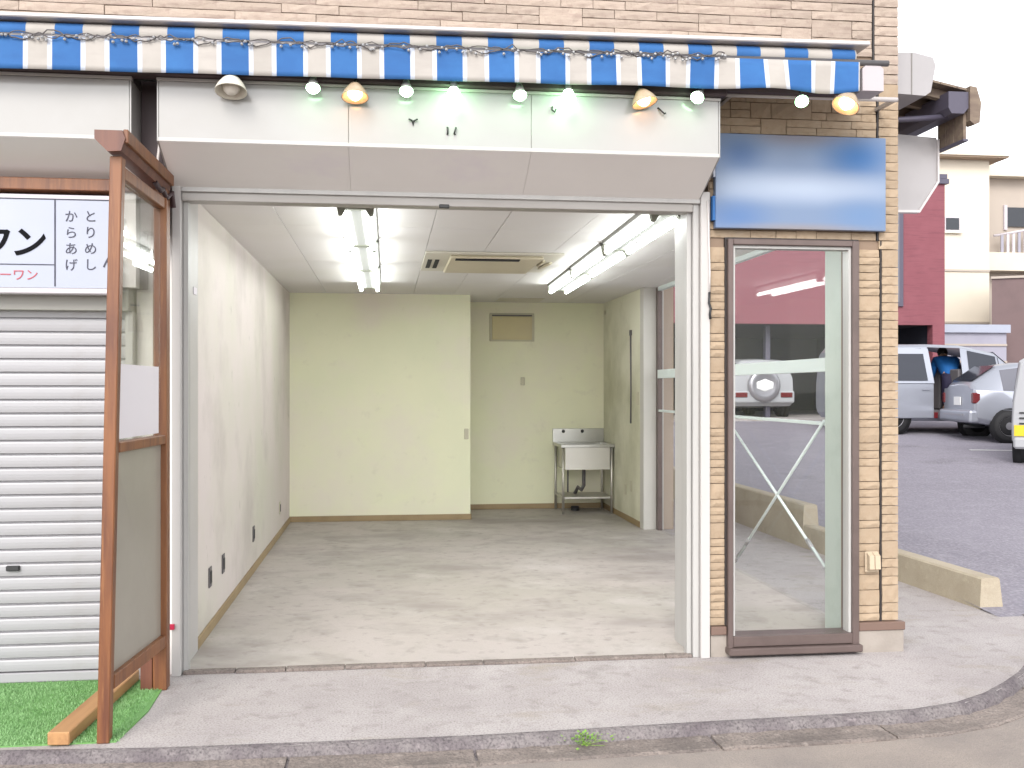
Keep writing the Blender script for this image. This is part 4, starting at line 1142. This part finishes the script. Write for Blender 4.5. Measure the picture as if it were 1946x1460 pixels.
# boxy white car, only its left edge in frame
kei_st = [(0, .34, .95, 1.60, .70, .60), (.05, .28, .93, 1.64, .73, .63), (1.0, .24, .90, 1.66, .735, .63), (2.3, .24, .90, 1.62, .735, .62), (2.9, .26, .90, 1.10, .73, .6), (3.3, .34, .75, .80, .68, .5)]
KL = (9.90, 8.13, lot_z(8.4))
kei = car('compact_car', 'white boxy compact car with a yellow number plate at the right edge', 3.3, kei_st, 'white_paint', glass_faces=(1, 2), rear_glass=True, wheels=(.5, 2.7), wr_=.27, loc=KL, rz=R(50))
obj('number_plate', bx(-.022, -.006, .36, .69, .44, .605, .004), M['plate_y'], kei)
bm = B()
for z in (.70, .78, .62): box(bm, -.02, -.004, .30, .62, z, z + .022)
obj('grille_bar', bm, M['dark'], kei)
obj('bumper', bx(-.05, .05, -.70, .70, .25, .42, .03), M['white_paint'], kei)
# small car in the carport, tail towards us
cc_st = [(0, .36, .98, 1.34, .78, .62), (.06, .28, .96, 1.42, .81, .64), (.5, .24, .95, 1.46, .81, .64), (.9, .22, .94, 1.47, .81, .64), (2.2, .22, .94, 1.46, .81, .62), (2.9, .22, .92, 1.04, .80, .6), (3.6, .30, .78, .82, .72, .5)]
ccr = car('compact_car', 'pale upright car with a spare wheel on its tail, parked in the dark carport', 3.6, cc_st, 'white_paint', glass_faces=(1, 2, 3), rear_glass=True, wheels=(.6, 2.9), wr_=.28, loc=(9.27, 18.45, .80), rz=R(90))
for s in (-1, 1):
    obj('tail_light', bx(-.105, -.06, s * .58 - .15, s * .58 + .15, .50, .62, .01), M['tail'], ccr)
obj('bumper', bx(-.08, .06, -.80, .80, .36, .66, .04, seg=2), M['white_paint'], ccr)
QM = Matrix.Translation((-.10, 0, .80)) @ Matrix.Rotation(R(-90), 4, 'Y')
sp_ = obj('spare_wheel', lathe(B(), [(.40, -.09), (.42, -.03), (.40, .04), (.34, .07), (.27, .05), (0, .05)], 28, QM), M['rim'], ccr)
obj('wheel_cover', lathe(B(), [(0, .066), (.20, .064), (.24, .056), (.255, .045)], 6, QM @ Matrix.Diagonal((.62, 1, 1, 1))), M['plate_w'], sp_)

# ================================================================ person leaning into the van
pr = thing('person', 'person in a blue jacket and dark trousers bent into the open minivan door', 'person', (0, 0, 0), local=True)
def skin(name, verts, edges, radii, m, root=0):
    me = bpy.data.meshes.new(name); me.from_pydata(verts, edges, []); me.materials.append(m)
    o = link(name, me, pr)
    sm_ = o.modifiers.new('skin', 'SKIN'); sm_.use_smooth_shade = True
    for i, r_ in enumerate(radii):
        sv = me.skin_vertices[0].data[i]; sv.radius = (r_, r_); sv.use_root = (i == root)
    sb = o.modifiers.new('sub', 'SUBSURF'); sb.levels = 1; sb.render_levels = 1
    return o
# local frame: x forward (into the far side), z up; feet at z 0 on the van's floor, bent at the hips
V_ = [(0, 0, .55), (.10, 0, .72), (.24, 0, .90), (.34, 0, .98), (.42, 0, 1.03), (.48, 0, 1.08),          # pelvis, waist, chest, neck base, head
      (-.02, .09, .50), (.038, .09, .22), (-.05, .11, .06), (.06, .12, .03), (-.02, -.09, .50), (.05, -.11, .28), (-.05, -.11, .06), (.06, -.12, .03),
      (.28, .17, .92), (.38, .22, .70), (.52, .20, .56), (.28, -.17, .92), (.38, -.22, .70), (.52, -.20, .56)]
E_ = [(0, 1), (1, 2), (2, 3), (3, 4), (4, 5), (0, 6), (6, 7), (7, 8), (8, 9), (0, 10), (10, 11), (11, 12), (12, 13), (2, 14), (14, 15), (15, 16), (2, 17), (17, 18), (18, 19)]
Rr = [.13, .14, .16, .07, .09, .085, .095, .07, .05, .04, .095, .07, .05, .04, .075, .055, .04, .075, .055, .04]
body = skin('body', V_, E_, Rr, M['skin'])
skin('jacket', [(-.01, 0, .57), (.10, 0, .72), (.25, 0, .91), (.31, 0, .96), (.28, .18, .92), (.38, .225, .70), (.50, .205, .58), (.28, -.18, .92), (.38, -.225, .70), (.50, -.205, .58)],
     [(0, 1), (1, 2), (2, 3), (2, 4), (4, 5), (5, 6), (2, 7), (7, 8), (8, 9)], [.165, .175, .195, .10, .10, .075, .058, .10, .075, .058], M['jacket'])
skin('trousers', [(0, 0, .58), (-.02, .09, .50), (.038, .09, .22), (-.05, .11, .08), (-.02, -.09, .50), (.05, -.11, .28), (-.05, -.11, .08), (.10, 0, .73)],
     [(0, 1), (1, 2), (2, 3), (0, 4), (4, 5), (5, 6), (0, 7)], [.17, .12, .09, .07, .12, .09, .07, .155], M['trousers'])
hb = B(); q = bmesh.ops.create_icosphere(hb, subdivisions=2, radius=.105); bmesh.ops.scale(hb, verts=q['verts'], vec=(1.1, .9, 1)); bmesh.ops.translate(hb, verts=q['verts'], vec=(.45, 0, 1.09))
obj('hair', hb, M['hair'], pr, smooth=True)
pr.location = (VL[0] + 2.50, VL[1] - .30, VL[2] + .45); pr.rotation_euler = (0, 0, R(80)); pr.scale = (1.12, 1.12, 1.12)
